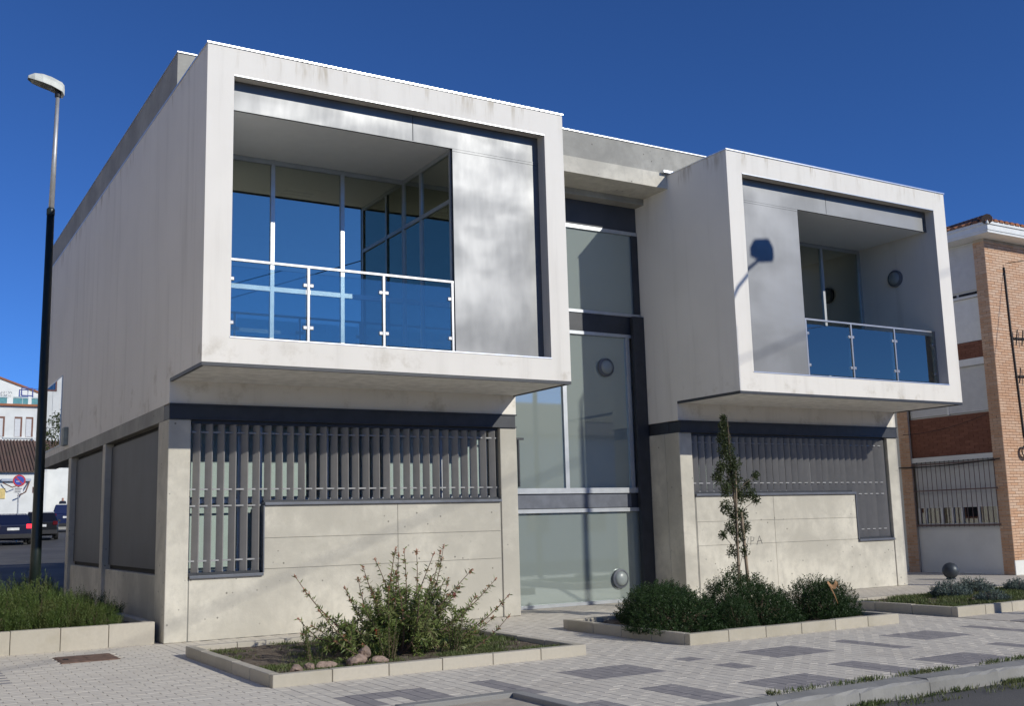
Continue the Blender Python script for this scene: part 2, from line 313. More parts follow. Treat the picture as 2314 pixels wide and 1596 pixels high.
def make_pavers():
    items = []                                  # (x0,x1,y0,y1)
    pw, ph = .122, .222
    nx = int((PX1-PX0)/pw); ny = int((PY1-PY0)/ph)
    for i in range(nx):
        x0 = PX0 + i*pw
        if x0 < -.2: continue
        off = (ph/2 if i % 2 else 0)
        for j in range(-1, ny+1):
            a, b = PY0 + j*ph + off, PY0 + (j+1)*ph + off
            a, b = max(a, PY0), min(b, PY1)
            if b-a < .05: continue
            cx = x0+pw/2
            for c in DCUT:
                if a+.012 < c < b-.012 and is_dark(cx, c-.01) != is_dark(cx, c+.01):
                    items.append((x0, x0+pw, a, c)); a = c
            items.append((x0, x0+pw, a, b))
    xa = PX0; xb = PX0 + pw*math.ceil((-.2-PX0)/pw)
    for j in range(int((PY1-PY0)/.111)):          # left part: bricks laid across, wide joint every 0.42 m
        y0 = PY0 + j*.111; off = .105 if j % 2 else 0
        x = xa
        while x < xb-.03:
            k = .21 if not (off and x == xa) else .105
            items.append((x, min(x+k, xb), y0, y0+.111)); x += k
    keep = []
    for a in items:
        cx, cy = (a[0]+a[1])/2, (a[2]+a[3])/2
        if any(b[0] < cx < b[1] and b[2] < cy < b[3] for b in BEDS): continue
        if -1.44 < cx < -.78 and .30 < cy < 1.02: continue
        if cx < .02 and cy > 1.76: continue
        keep.append((a, cx, cy))
    sized = []
    for k in keep:
        q = proj((k[1], k[2], 0))
        ok = q and -.02 < q[0] < 1.02 and -.02 < q[1] < 1.02
        sized.append(((k[0][1]-k[0][0])*(k[0][3]-k[0][2])/q[2]**3 if ok else 0, k))
    sized.sort(key=lambda t: -t[0])
    g = .004; shared = {}; rest = MB()
    def piece(mb, x0, x1, y0, y1, dz, mi):
        c = .003
        vs = [(x0, y0, -.012), (x1, y0, -.012), (x1, y1, -.012), (x0, y1, -.012), (x0, y0, -c+dz), (x1, y0, -c+dz), (x1, y1, -c+dz), (x0, y1, -c+dz),
              (x0+c, y0+c, dz), (x1-c, y0+c, dz), (x1-c, y1-c, dz), (x0+c, y1-c, dz)]
        mb.add(vs, [(0, 1, 5, 4), (1, 2, 6, 5), (2, 3, 7, 6), (3, 0, 4, 7), (4, 5, 9, 8), (5, 6, 10, 9), (6, 7, 11, 10), (7, 4, 8, 11), (8, 9, 10, 11)], mi)
    for n, (sz, (a, cx, cy)) in enumerate(sized):
        d = is_dark(cx, cy); dz = random.uniform(-.001, .001)
        x0, x1, y0, y1 = a[0]+g/2, a[1]-g/2, a[2]+g/2, a[3]-g/2
        if cx < -.2 and abs(((cx-.105-PX0) % .42)) < .03: x0 += .006
        if n < 300 and sz > 0:
            key = (round(x1-x0, 3), round(y1-y0, 3), d)
            if key not in shared:
                mb = MB(); piece(mb, -key[0]/2, key[0]/2, -key[1]/2, key[1]/2, 0, 0); shared[key] = mesh_only(mb, 'paver', 'paverd' if d else 'paver')
            inst(shared[key], 'paver', pavement, ((x0+x1)/2, (y0+y1)/2, dz))
        else: piece(rest, x0, x1, y0, y1, dz, 1 if d else 0)
    o = rest.build('paving', ['paver', 'paverd'], pavement); o['kind'] = 'stuff'
make_pavers()
# dark rectangles on the far paving to the right
fd = MB()
for x in range(60):
    pass
for (x0, x1, y0, y1) in ((9.62, 10.3, -4.70, -4.04), (10.9, 11.15, -5.05, -4.04), (11.7, 12.5, -4.70, -4.04), (9.7, 10.0, -6.25, -5.36), (10.35, 11.15, -6.25, -5.66), (12.1, 12.4, -6.25, -5.36)):
    fd.box(x0, x1, y0, y1, -.0015, .002)
fd.build('dark_paving', 'paverd', pavement)
def make_kerb():
    x = -8.0
    while x < 18:
        L = random.uniform(.85, 1.0); mb = MB()
        x0, x1 = x+.006, x+L-.006; n = 6
        for k in range(n+1): pass
        rows = []
        for k in range(n+1):
            t = x0+(x1-x0)*k/n; j = lambda s: random.uniform(-s, s)
            rows.append([(t, -6.66+j(.012), -.14), (t, -6.655+j(.012), -.02+j(.012)), (t, -6.63+j(.01), .004+j(.006)), (t, -6.39, .004+j(.004)), (t, -6.385, -.14)])
        vs = [p for r in rows for p in r]
        fs = [(k*5+i, (k+1)*5+i, (k+1)*5+i+1, k*5+i+1) for k in range(n) for i in range(4)] + [(0, 1, 2, 3, 4), tuple(n*5+i for i in (4, 3, 2, 1, 0))]
        mb.add(vs, fs).build('kerb_stone', 'granite', pavement); x += L
make_kerb()

def bed(name, label, x0, x1, y0, y1, h, w, soilz, mat='kerb', stone=.62, sides='fblr', soil='soil'):
    t = thing(name, label, 'planting bed', ((x0+x1)/2, (y0+y1)/2, 0))
    def run(a, b, fixed, axis):
        n = max(1, round((b-a)/stone)); L = (b-a)/n
        for i in range(n):
            s0, s1 = a+i*L+.003, a+(i+1)*L-.003; dz = random.uniform(-.003, .003)
            mb = MB()
            if axis == 'x': mb.box(s0, s1, fixed, fixed+w, -.02, h+dz)
            else: mb.box(fixed, fixed+w, s0, s1, -.02, h+dz)
            mb.build('kerb_stone', mat, t, bevel=.008)
    if 'f' in sides: run(x0, x1, y0, 'x')
    if 'b' in sides: run(x0, x1, y1-w, 'x')
    if 'l' in sides: run(y0+w, y1-w, x0, 'y')
    if 'r' in sides: run(y0+w, y1-w, x1-w, 'y')
    mb = MB(); nx = max(6, int((x1-x0)/.12)); ny = max(6, int((y1-y0)/.12)); nx = min(nx, 80); ny = min(ny, 60)
    vs = []
    for j in range(ny+1):
        for i in range(nx+1):
            e = 0 if i in (0, nx) or j in (0, ny) else 1
            vs.append((x0+w*.5+(x1-x0-w)*i/nx, y0+w*.5+(y1-y0-w)*j/ny, soilz + e*random.uniform(-.018, .022)))
    mb.add(vs, [(j*(nx+1)+i, j*(nx+1)+i+1, (j+1)*(nx+1)+i+1, (j+1)*(nx+1)+i) for j in range(ny) for i in range(nx)])
    mb.build('soil', soil, t, smooth=True); return t
bed1 = bed('planting_bed', 'low stone-edged planting bed with the flowering shrub and rocks', *BEDS[0], .115, .10, .06)
bed2 = bed('planting_bed', 'low stone-edged bed filled with dark green bushes and young tree', *BEDS[1], .13, .10, .07)
bed3 = bed('planting_bed', 'grassy stone-edged bed at far right in front of brick building', *BEDS[2], .13, .10, .09)
bed4 = bed('planting_bed', 'tall pale edging bed with hedge at left beside the street lamp', -8.2, -.09, 1.72, 6.6, .285, .12, .22, stone=.58)
pit = bed('tree_pit', 'rough granite-edged tree pit at the bottom edge of the pavement', *BEDS[3], .035, .12, -.11, mat='granite', stone=1.2); pit['category'] = 'tree pit'
cv = thing('access_cover', 'rusty brown rectangular access cover in the paving', 'access cover', (-1.11, .66, 0))
MB().box(-1.43, -.79, .31, 1.01, -.012, .004).build('frame', 'rust', cv); 
for i in range(2): MB().box(-1.41+i*.302, -1.41+i*.302+.298, .33, .99, .004, .008).build('plate', 'rust', cv, bevel=.002)
MB().box(-1.37, -1.31, .62, .68, .008, .012).build('lift_hole', 'dark', cv)

sp = MB(); ys = [7.5, 10, 16, 24, 34, 44, 54]
sp.add([(x, y, -.02+rise(y)) for y in ys for x in (-9.5, -5.2)], [(2*i, 2*i+1, 2*i+3, 2*i+2) for i in range(len(ys)-1)])
struct(sp.build('bounce_pavement', 'farpave'))  # pale strip added out of view to reflect light at the side wall
# ================================================================== MAIN BUILDING
W, X2, XR, ZB, ZS, CY, DY = 5.5, 8.88, 14.634, 3.522, 3.182, 1.622, 13.94
HB = thing('office_building', 'modern two-storey building of white cantilevered boxes on a bare concrete base', 'building', (7.3, 7.5, 0))
OB, OT = .322, .364
GY = 1.95           # balcony glazing plane
PY = .20            # metal facing plane
CZ = 6.95           # balcony ceiling

def wall_lamp(c, ax, parent):
    l = MB().lathe([(0, 0), (.17, 0), (.17, .05), (.135, .07), (.135, .05)], c, ax, 28).build('wall_lamp', 'lampring', parent, smooth=False)
    MB().lathe([(.134, .05), (.125, .075), (.09, .10), (.045, .112), (0, .115)], c, ax, 28).build('lamp_glass', 'lampglass', l, smooth=True)

def wing(x0, wd, mir, sill, slow, j1, j2, oo, oi):
    X = (lambda u: x0+u) if not mir else (lambda u: x0+wd-u)
    s = -1 if mir else 1; ux_ = wd-oi-1.50
    def B(mb, u0, u1, *a): return mb.box(X(u0), X(u1), *a)
    # --- white box: ring at the front, side walls stepping down behind the cantilever, fascia
    mb = MB()
    B(mb, 0, wd, 0, 2.3, ZT-OT, ZT)                           # top slab
    B(mb, 0, wd, 0, CY+.3, ZB, ZB+OB)                         # bottom slab
    B(mb, 0, oo, 0, CY, ZB+OB, ZT-OT); B(mb, wd-oi, wd, 0, CY, ZB+OB, ZT-OT)
    B(mb, 0, oo, CY, CY+.3, ZB+OB, ZT-OT); B(mb, wd-oi, wd, CY, CY+.3, ZB+OB, ZT-OT)
    B(mb, 0, oo, CY+.3, DY, ZS, ZT-OT); B(mb, wd-oi, wd, CY+.3, DY, ZS, ZT-OT)
    B(mb, 0, oo, 2.3, DY, ZT-OT, ZT); B(mb, wd-oi, wd, 2.3, DY, ZT-OT, ZT)
    B(mb, 0, wd, CY, CY+.3, ZS, ZB)                           # fascia under the cantilever
    B(mb, oo, wd-oi, DY-.25, DY, ZS, ZT-OT)                   # rear wall
    ub = mb.build('upper_box', 'plaster', HB)
    mb = MB(); B(mb, -.012, wd+.012, -.018, .16, ZT+.001, ZT+.022); B(mb, -.012, .06, .16, DY, ZT+.001, ZT+.022); B(mb, wd-.06, wd+.012, .16, DY, ZT+.001, ZT+.022)
    mb.build('roof_flashing', 'flash', ub)
    # drip edge below the box
    mb = MB(); B(mb, 0.0, wd, .0, .045, ZB-.045, ZB-.001); B(mb, 0, .04, .045, CY, ZB-.045, ZB-.001); B(mb, wd-.04, wd, .045, CY, ZB-.045, ZB-.001)
    mb.build('drip_edge', 'steel', ub)
    B(MB(), .04, wd-.04, .045, CY, ZB-.03, ZB-.002).build('soffit_board', 'soffit', ub)
    B(MB(), oo*.98, wd-oi*.98, -.008, .03, ZB+OB+.001, ZB+OB+.018).build('sill_flashing', 'flash', ub)
    B(MB(), oo, wd-oi, -.006, .02, ZT-OT-.02, ZT-OT-.002).build('head_flashing', 'aluf', ub)
    # --- floor, ceiling, rooms
    mb = MB(); B(mb, oo, wd-oi, PY+.06, GY+4.2, CZ, CZ+.1); mb.build('ceiling', 'ceil', HB)
    mb = MB(); B(mb, oo, wd-oi, CY+.3, 9.0, ZB+.05, ZB+OB); mb.build('floor_slab', 'room', HB)
    mb = MB(); B(mb, oo, ux_, PY+.06, GY-.07, ZB+OB+.001, ZB+OB+.02); mb.build('balcony_floor', 'whitepaint', HB)
    mb = MB(); B(mb, oo, wd-oi, GY+4.2, GY+4.3, ZB+OB, ZT-OT); mb.build('room_wall', 'room', HB)
    # --- aluminium facing: strip over the opening (two plates) and the tall panel
    ux = wd-oi-1.50                                           # inner edge of the balcony opening
    fz = 6.945
    fac = MB(); B(fac, oo, wd-oi, PY+.012, PY+.05, fz+.005, ZT-OT); B(fac, ux, wd-oi, PY+.012, PY+.05, ZB+OB, fz+.005); fac = fac.build('metal_facing', 'steel', HB)
    um = oo+(wd-oi-oo)*.555
    for a, b, z0, z1 in ((oo, um-.004, fz, ZT-OT-.001), (um+.004, wd-oi, fz, ZT-OT-.001)):
        B(MB(), a, b, PY, PY+.011, z0, z1).build('metal_panel', 'alu', fac, bevel=.002)
    B(MB(), ux, wd-oi, PY-.001, PY+.011, ZB+OB+.02, fz-.05).build('metal_panel', 'alu', fac, bevel=.002)
    mb = MB(); B(mb, oo, wd-oi, PY-.008, PY+.03, fz-.012, fz-.001); B(mb, ux, wd-oi, PY-.004, PY+.02, fz-.048, fz-.014); mb.build('trim_strip', 'alu', fac)
    rv = MB()
    for k in range(26):
        u = oo+.1+(wd-oi-oo-.2)*k/25; rv.lathe([(0, -.006), (.007, -.005), (.009, 0)], (X(u), PY, fz+.03), (0, -1, 0), 8)
    rv.build('rivets', 'aluf', fac)
    # --- balcony side and ceiling: glazing
    fr = MB(); pw = .055
    uL, uR = oo, ux+.05
    muls = [uL+.03, uL+1.16, uL+2.27, uR-.03] if not mir else [uL+.03, uL+1.15, uL+2.3, uR-.03]
    z0, z1, zt = ZB+OB, CZ, 4.96
    for u in muls: B(fr, u-.03, u+.03, GY-.06, GY, z0, z1)
    for a, b in zip(muls[:-1], muls[1:]):
        for zc in (z0+.035, zt, z1-.04): B(fr, a+.03, b-.03, GY-.055, GY-.002, zc-.035, zc+.035)
    rx = uR-.03                                                # glazed return
    ym = [GY-.03, 1.28, PY+.09]
    for y in ym[1:]: B(fr, rx-.028, rx+.028, y-.028, y+.028, z0, z1)
    for a, b in zip(ym[:-1], ym[1:]):
        for zc in (z0+.035, 6.16, z1-.04): B(fr, rx-.025, rx+.025, b+.028, a-.028, zc-.03, zc+.03)
    frame = fr.build('window_frame', 'aluf', HB)
    for a, b in zip(muls[:-1], muls[1:]):
        for q0, q1 in ((z0+.07, zt-.035), (zt+.035, z1-.075)):
            B(MB(), a+.03, b-.03, GY-.030, GY-.024, q0, q1).build('glass_pane', 'glass', frame)
    for a, b in zip(ym[:-1], ym[1:]):
        for q0, q1 in ((z0+.065, 6.13), (6.19, z1-.07)):
            B(MB(), rx-.003, rx+.003, b+.028, a-.028, q0, q1).build('glass_pane', 'glass', frame)
    # --- balcony railing
    ra, rb, ry = oo+.01, ux-.01, PY+.03
    posts = [ra+.02, ra+(rb-ra)/3, ra+2*(rb-ra)/3, rb-.02]
    zr = 4.93; mb = MB(); B(mb, ra, rb, ry-.022, ry+.022, zr-.03, zr)
    B(mb, ra, rb, ry-.02, ry+.02, ZB+OB+.02, ZB+OB+.045); rail = mb.build('railing', 'steelrail', HB)
    for u in posts:
        mb = MB(); B(mb, u-.016, u+.016, ry-.02, ry+.02, ZB+OB+.045, zr-.03); mb.build('post', 'steelrail', rail)
    for a, b in zip(posts[:-1], posts[1:]):
        B(MB(), a+.035, b-.035, ry-.006, ry+.006, ZB+OB+.075, zr-.10).build('glass_panel', 'rail_glass', rail)
        for u in (a+.045, b-.045):
            for z in (ZB+OB+.24, zr-.27):
                mb = MB(); B(mb, u-.032, u+.032, ry-.016, ry+.016, z-.028, z+.028); mb.build('clamp', 'steelrail', rail, bevel=.01)
    # --- steel edge beam on the concrete base
    mb = MB(); zb0 = 2.965
    B(mb, -.004, wd+.0, CY-.035, CY-.003, ZS-.022, ZS-.002); B(mb, .0, wd-.03, CY-.02, CY+.3, zb0+.012, ZS-.022); B(mb, -.004, wd-.01, CY-.035, CY+.3, zb0, zb0+.012)
    B(mb, wd-.3, wd-.02, CY+.3, 9.9, zb0, ZS-.002)
    mb.build('steel_beam', 'steel', HB)
    B(MB(), .0, .3, CY+.301, DY, zb0, ZS-.002).build('edge_beam', 'concrete2', HB)
    B(MB(), .3, wd-.3, CY+.5, DY, 3.0, ZS-.004).build('floor_underside', 'soffit', HB)
    # --- concrete base: columns, wall panels with open joints
    ci, co = .33, .30
    B(MB(), 0, co, CY, CY+.60, 0, zb0).build('column', 'concrete', HB, bevel=.012)
    if mir:
        B(MB(), wd-ci+.04, wd, CY, CY+.40, 0, zb0).build('column', 'concrete', HB, bevel=.012)
        B(MB(), wd-ci+.04, wd-.004, CY+.41, CY+1.0, 0, zb0).build('column', 'concrete', HB, bevel=.012)
    else:
        B(MB(), wd-ci+.02, wd, CY, CY+1.0, 0, zb0).build('column', 'concrete', HB, bevel=.012)
    a0, a1 = co+.02, wd-ci; ul = 1.33; uv = a0+(a1-a0)*.633; yf, yb = CY+.012, CY+.25; mid = 'concrete'
    base = MB(); B(base, co, ul+.02, yf+.009, yb, 0, slow-.04); B(base, ul+.02, wd-ci+.02, yf+.009, yb, 0, sill-.041); base = base.build('base_wall', 'concrete2', HB)
    g = .003
    poly = [(X(a0), .005), (X(uv-g), .005), (X(uv-g), j2-g), (X(ul+.001), j2-g), (X(ul+.001), slow-.04), (X(a0), slow-.04)]
    MB().prism(poly if mir else poly[::-1], 'y', yf, yf+.03).build('concrete_panel', 'concrete', base)
    for (u0, u1, q0, q1) in ((uv+g, a1, 0.005, j2-g), (ul+g, uv-g, j2+g, j1-g), (uv+g, a1, j2+g, j1-g), (ul+g, uv-g, j1+g, sill-.04), (uv+g, a1, j1+g, sill-.04)):
        B(MB(), u0, u1, yf, yf+.03, q0, q1).build('concrete_panel', 'concrete', base, bevel=.003)
    for u in (1.85, 3.06, 3.72, 4.93):
        for z in (j1+.02, j2+.02):
            if mir and u > wd-ci: continue
            MB().lathe([(.028, -.004), (.024, -.002), (.018, -.010), (0, -.014)][::-1], (X(u), yf, z), (0, -1, 0), 14).build('tie_hole', 'concrete2', base)
    for (u0, u1, z) in ((co+.012, ul+.0, slow), (ul-.0+.01, a1+.012, sill)):
        B(MB(), u0, u1, CY-.03, CY+.27, z-.04, z).build('sill', 'sill', HB, bevel=.004)
    B(MB(), ul-.004, ul+.012, CY-.01, CY+.27, slow+.001, sill-.041).build('sill_cheek', 'sill', HB)
    # --- louvre screen
    n = 31 if mir else 29; fr = MB()
    for z, u0, u1 in ((2.80, a0, a1), (sill+.19, a0, a1), (sill-.035, a0, ul-.02), (slow+.19, a0, ul-.02)):
        B(fr, u0, u1, CY+.075, CY+.093, z-.011, z+.011)
    scr = fr.build('louvre_screen', 'slatrod', HB)
    rk = MB(); B(rk, a0, a1, CY+.055, CY+.13, zb0-.05, zb0-.001); B(rk, ul+.02, a1, CY+.055, CY+.13, sill+.002, sill+.035); B(rk, a0, ul-.02, CY+.055, CY+.13, slow+.002, slow+.035)
    rk.build('louvre_rail', 'steel', scr)
    th = R_(45); hw = .056 if mir else .051; ht = .013
    me = {}
    for key, z0_ in (('long', slow+.036), ('short', sill+.036)):
        d = Vector((math.cos(th), -math.sin(th))); nn = Vector((math.sin(th), math.cos(th)))
        poly = [d*hw+nn*ht, d*hw-nn*ht, -d*hw-nn*ht, -d*hw+nn*ht]
        mb = MB().prism([tuple(q) for q in poly], 'z', z0_, zb0-.051); me[key] = mesh_only(mb, 'slat', 'slat')
    for k in range(n):
        u = a0+.085+(a1-a0-.17)*k/(n-1)
        inst(me['long' if u < ul-.06 else 'short'], 'slat', scr, (X(u), CY+.085+random.uniform(-.002, .002), 0), rz=random.uniform(-.03, .03))
    # --- windows behind the louvres with white blinds
    wy = CY+.215; fr = MB(); 
    cuts = [a0, a0+.72, ul+.0, ul+1.0, ul+1.95, ul+2.9, a1] if not mir else [a0, a0+.72, ul, ul+1.05, ul+2.1, ul+3.1, a1]
    for u in cuts: B(fr, u-.03, u+.03, wy-.03, wy+.03, (slow if u <= ul else sill), zb0)
    for a, b in zip(cuts[:-1], cuts[1:]):
        zl = slow if b <= ul+.01 else sill
        zz = [zl+.03, zb0-.03] + ([sill+.03] if zl == slow else [])
        for z in zz: B(fr, a+.03, b-.03, wy-.028, wy+.028, z-.03, z+.03)
    wf = fr.build('window_frame', 'aluf', HB)
    for i, (a, b) in enumerate(zip(cuts[:-1], cuts[1:])):
        zl = slow if b <= ul+.01 else sill
        for q0, q1 in (((zl+.06, sill), (sill+.06, zb0-.06)) if zl == slow else ((zl+.06, zb0-.06),)):
            B(MB(), a+.03, b-.03, wy-.003, wy+.003, q0, q1).build('glass_pane', 'win_glass', wf)
        if mir or i not in (3,):
            B(MB(), a+.06, b-.06-(.22 if i in (2,) else 0), wy+.07, wy+.075, zl, zb0-.04).build('blind', 'blind', wf)
    mb = MB(); B(mb, a0-.02, a1+.02, wy+1.6, wy+1.7, 0, 3.0); B(mb, a0-.02, a1, wy+.04, wy+1.6, 0, .02); mb.build('room_wall', 'room', HB)
    B(MB(), a0, a1, CY+.3, wy+1.7, 2.966, 2.998).build('ceiling', 'ceil', HB)
    return X
XL = wing(0, W, False, 1.825, .86, 1.33, .905, .35, .34)
XRt = wing(X2, XR-X2, True, 1.872, .952, 1.375, .955, .35, .34)
wall_lamp((XR-.35, 1.02, 6.16), (-1, 0, 0), HB)
# ceiling air-conditioning cassette in the left room
ac = MB().box(1.95, 2.75, 2.95, 3.75, CZ-.035, CZ-.001).build('ceiling_unit', 'ceil', HB)
for i in range(4): MB().box(2.1, 2.6, 3.08+i*.15, 3.15+i*.15, CZ-.045, CZ-.036).build('grille_slot', 'dark', ac)
# --- parapet and roof slab of the main volume
mb = MB().box(-.0, XR, 1.62, 1.80, ZT+.024, 8.235).box(0, .18, 1.80, DY, ZT+.024, 8.235).box(XR-.18, XR, 1.80, DY, ZT+.024, 8.235).box(.18, XR-.18, DY-.18, DY, ZT+.024, 8.235)
mb.box(W+.002, X2-.002, 1.62, 1.80, 7.75, ZT+.024)
par = mb.build('parapet', 'concrete2', HB)
MB().box(-.012, XR+.012, 1.60, 1.82, 8.236, 8.252).box(-.012, .19, 1.82, DY, 8.236, 8.252).build('parapet_flashing', 'flash', par)
MB().box(W+.002, X2-.002, 1.585, 2.75, 7.46, 7.749).build('canopy_slab', 'concrete', HB)
MB().box(.36, XR-.36, 2.31, DY-.26, ZT-OT+.002, ZT-.05).build('roof_slab', 'concrete2', HB)
MB().box(X2-.14, X2+.10, 1.50, 1.583, ZT+.03, ZT+.075).build('roof_upstand', 'flash', HB)
# --- left side of the ground floor: concrete plinth, posts, dark panels
pl = MB().box(.06, .24, 2.225, 10.0, 0, .86).build('plinth_wall', 'concrete', HB, bevel=.008)
for y0, y1 in ((6.12, 6.36), (9.72, 10.02)): MB().box(.0, .26, y0, y1, 0, 2.964).build('column', 'concrete', HB, bevel=.01)
for y0, y1 in ((2.24, 6.11), (6.37, 9.71)):
    MB().box(.10, .14, y0+.03, y1-.03, .93, 2.90).build('facade_panel', 'panel', HB)
    MB().box(.14, .20, y0, y1, .86, 2.964).build('panel_frame', 'dark', HB)
MB().box(.2, W, 9.85, 10.0, 0, 2.964).build('rear_wall', 'concrete2', HB)
# window near the far end of the left side, flush with the wall
sw = MB().box(-.012, .03, 11.2, 13.8, 3.30, 4.83).build('side_window', 'aluf', HB)
for i in range(2): MB().box(-.018, -.013, 11.24+i*1.28, 12.48+i*1.28, 3.34, 4.79).build('glass_pane', m_glass('side_glass', (.3, .33, .33), .75), sw)
MB().box(-.09, -.001, 10.2, 10.5, 3.25, 3.62).build('alarm_box', 'box', HB, bevel=.01)
# --- recessed stair bay
g = 2.6; xa, xb = W+.002, X2-.002
MB().box(xa, xb, g-.02, g+.06, 6.86, 7.459).build('head_panel', 'panel', HB)
fr = MB()
for z0, z1, y0 in ((6.79, 6.858, g-.05), (5.205, 5.26, g-.05), (4.80, 4.86, g-.05), (1.93, 2.025, g-.07), (1.60, 1.665, g-.07), (0.0, .055, g-.05)): fr.box(xa, xb-.012, y0, g+.04, z0, z1)
fr.box(7.06, 7.14, g-.045, g+.03, 2.026, 4.799); fr.box(8.50, 8.585, g-.04, g+.03, 2.026, 4.799)
stair = fr.build('stair_window_frame', 'aluf', HB)
mb = MB().box(xa, xb, g-.03, g+.10, 4.861, 5.204).box(xa, xb, g-.03, g+.10, 1.666, 1.929).box(8.62, 8.872, g-.14, g-.052, 0.0, 5.20).box(8.74, 8.872, g-.05, g+.02, 5.261, 6.788)
mb.build('steel_frame', 'steel', stair)
MB().box(xa, 8.48, g-.034, g-.0305, 1.68, 1.92).build('beam_cover', 'sill', stair)
for x0, x1, z0, z1 in ((xa, xb, 5.261, 6.789), (xa, 7.059, 2.026, 4.799), (7.141, 8.499, 2.026, 4.799), (xa, 8.73, .056, 1.599)):
    MB().box(x0, x1, g-.006, g+.002, z0, z1).build('glass_pane', 'stair_glass', stair)
MB().box(W-.2, X2+.2, 3.05, 3.15, 0, 7.459).box(7.75, X2, 2.86, 3.05, 2.05, 7.4).box(7.95, X2, 2.86, 3.05, 0.0, 1.69).build('stair_wall', 'white_wall', HB)
MB().box(W, X2, 2.66, 3.05, 1.70, 1.93).box(W, X2, 2.66, 3.05, 4.90, 5.18).build('stair_slab', 'concrete2', HB)
MB().prism([(5.52, .30), (7.35, 1.69), (5.52, 1.69)], 'y', 2.74, 2.80).build('shade_wedge', 'panel', HB)  # dark wedge put in for the shadow line mirrored in the lower pane
st = MB()
for k in range(0): st.box(7.3-.16*k, 7.3-.16*k+.2, 2.72, 3.04, .0+.165*k, .17+.165*k)
st.box(7.2, 8.5, 2.68, 2.85, 0, .17).box(7.5, 8.5, 2.68, 2.85, .171, .30); st.build('stair_flight', 'white_wall', HB)
wall_lamp((8.03, g-.0065, 4.22), (0, -1, 0), HB); wall_lamp((8.16, g-.0065, .415), (0, -1, 0), HB)
MB().tube([(6.06, 2.50, 2.05), (6.06, 2.50, 2.85)], .022, 10).box(6.02, 6.16, 2.47, 2.53, 2.85, 2.885).build('pull_handle', 'steel', HB)
# graffiti scribble on the right concrete wall
gr = MB(); sx = .22
for st_ in ([(0, .16), (.03, 0), (.07, .15)], [(.10, .0), (.11, .17), (.16, .15), (.15, .09), (.11, .08)], [(.20, .0), (.25, .18), (.29, .02)], [(.21, .07), (.29, .09)]):
    gr.tube([(10.30+x*1.5, CY+.0105, .93+z*.9) for x, z in st_], .005, 4)
gr.build('graffiti', 'ink', HB)

# ================================================================== PLANTS
def rvec():
    while True:
        v = Vector((random.uniform(-1, 1), random.uniform(-1, 1), random.uniform(-1, 1)))
        if .05 < v.length < 1: return v.normalized()
def leaf(mb, p, d, L, wdt, mi=0, fold=False):
    d = d.normalized(); s = d.cross(rvec())
    if s.length < .01: return
    s = s.normalized()*wdt*.5; m = p+d*L*.45
    mb.add([p, m+s, p+d*L, m-s], [(0, 1, 2, 3)], mi)
def shoot(mb, p, d, L, n, ll, lw, spread, mi=0, bare=.0):
    for k in range(n):
        t = bare+(1-bare)*(k+random.random())/n
        q = p+d*L*t; o = rvec(); o = (o-d*o.dot(d)).normalized()
        leaf(mb, q, d*(1-spread*(1-.5*t))+o*spread, ll*random.uniform(.7, 1.2), lw, mi)
def bush_mesh(name, mat, rx, ry, h, n, ll, lw, shl, up, per=14, seed=1, spread=.75, lumps=7):
    random.seed(seed); mb = MB()
    lump = [(rvec(), random.uniform(-.16, .20)) for _ in range(lumps)]
    for i in range(n):
        v = rvec(); v.z = abs(v.z)*1.0
        if random.random() < .25: v.z *= .4
        v.normalize(); k = 1+sum(a*max(0, v.dot(u))**4 for u, a in lump)
        r = (random.uniform(.78, 1.0) if random.random() < .75 else random.uniform(.35, .8))*k
        p = Vector((v.x*rx*r, v.y*ry*r, max(.02, v.z*h*r - shl*.8)))
        d = (Vector((v.x*.8, v.y*.8, v.z*.6))*(1-up)+Vector((0, 0, up))+rvec()*.22).normalized()
        shoot(mb, p, d, shl*random.uniform(.6, 1.35), per, ll, lw, spread)
    for i in range(26):                                    # stems
        v = rvec(); v.z = abs(v.z)
        mb.tube([(v.x*.05, v.y*.05, -.05), (v.x*rx*.4, v.y*ry*.4, h*.35), (v.x*rx*.8, v.y*ry*.8, v.z*h*.75)], [.010, .006, .003], 4, 1)
    return mesh_only(mb, name, [mat, 'twig'])
def plant(name, me, label, cat, loc, rz=0, sc=(1, 1, 1), group=None):
    o = bpy.data.objects.new(name, me); COL.objects.link(o); o.location = loc; o.rotation_euler = (0, 0, rz); o.scale = sc
    ORG[o.name] = Vector(loc); return tag(o, label, cat, group)
hebe = [bush_mesh('dark_bush', 'hebe', .5, .5, .6, 1400, .030, .009, .10, .50, 15, 11+i, .7, 10) for i in range(3)]
for i, (x, y, rx, ry, h, m, lab) in enumerate((
    (5.36, -2.42, .50, .50, .60, 0, 'rounded dark green bush at the front left corner of the low bed'),
    (5.72, -1.62, .52, .50, .64, 1, 'dark green bush behind the front left one in bushy bed'),
    (6.12, -1.02, .48, .36, .58, 2, 'dark bush at the back of the bed near the glazed entrance'),
    (5.98, -2.78, .27, .26, .48, 1, 'small rounded dark bush at the front edge below the young tree'),
    (6.62, -2.50, .46, .44, .58, 2, 'dark green bush in the middle of the bed, right of young tree'),
    (7.05, -1.72, .50, .50, .70, 0, 'tallest dark green bush, behind the middle of the bed'),
    (7.70, -2.42, .42, .45, .64, 1, 'dark green bush right of the gap, holding a dry leaf'),
    (8.10, -2.30, .30, .42, .56, 2, 'dark green bush at the right end of bushy bed'))):
    plant('hebe_bush', hebe[m], lab, 'bush', (x, y, .05), i*1.3, (rx/.5*1.2, ry/.5*1.15, h/.6*.95), 'dark bushes in the low bed')
ros = [bush_mesh('rosemary', 'rosemary', .5, .5, .6, 620, .034, .0075, .24, .8, 24, 31+i, .55) for i in range(2)]
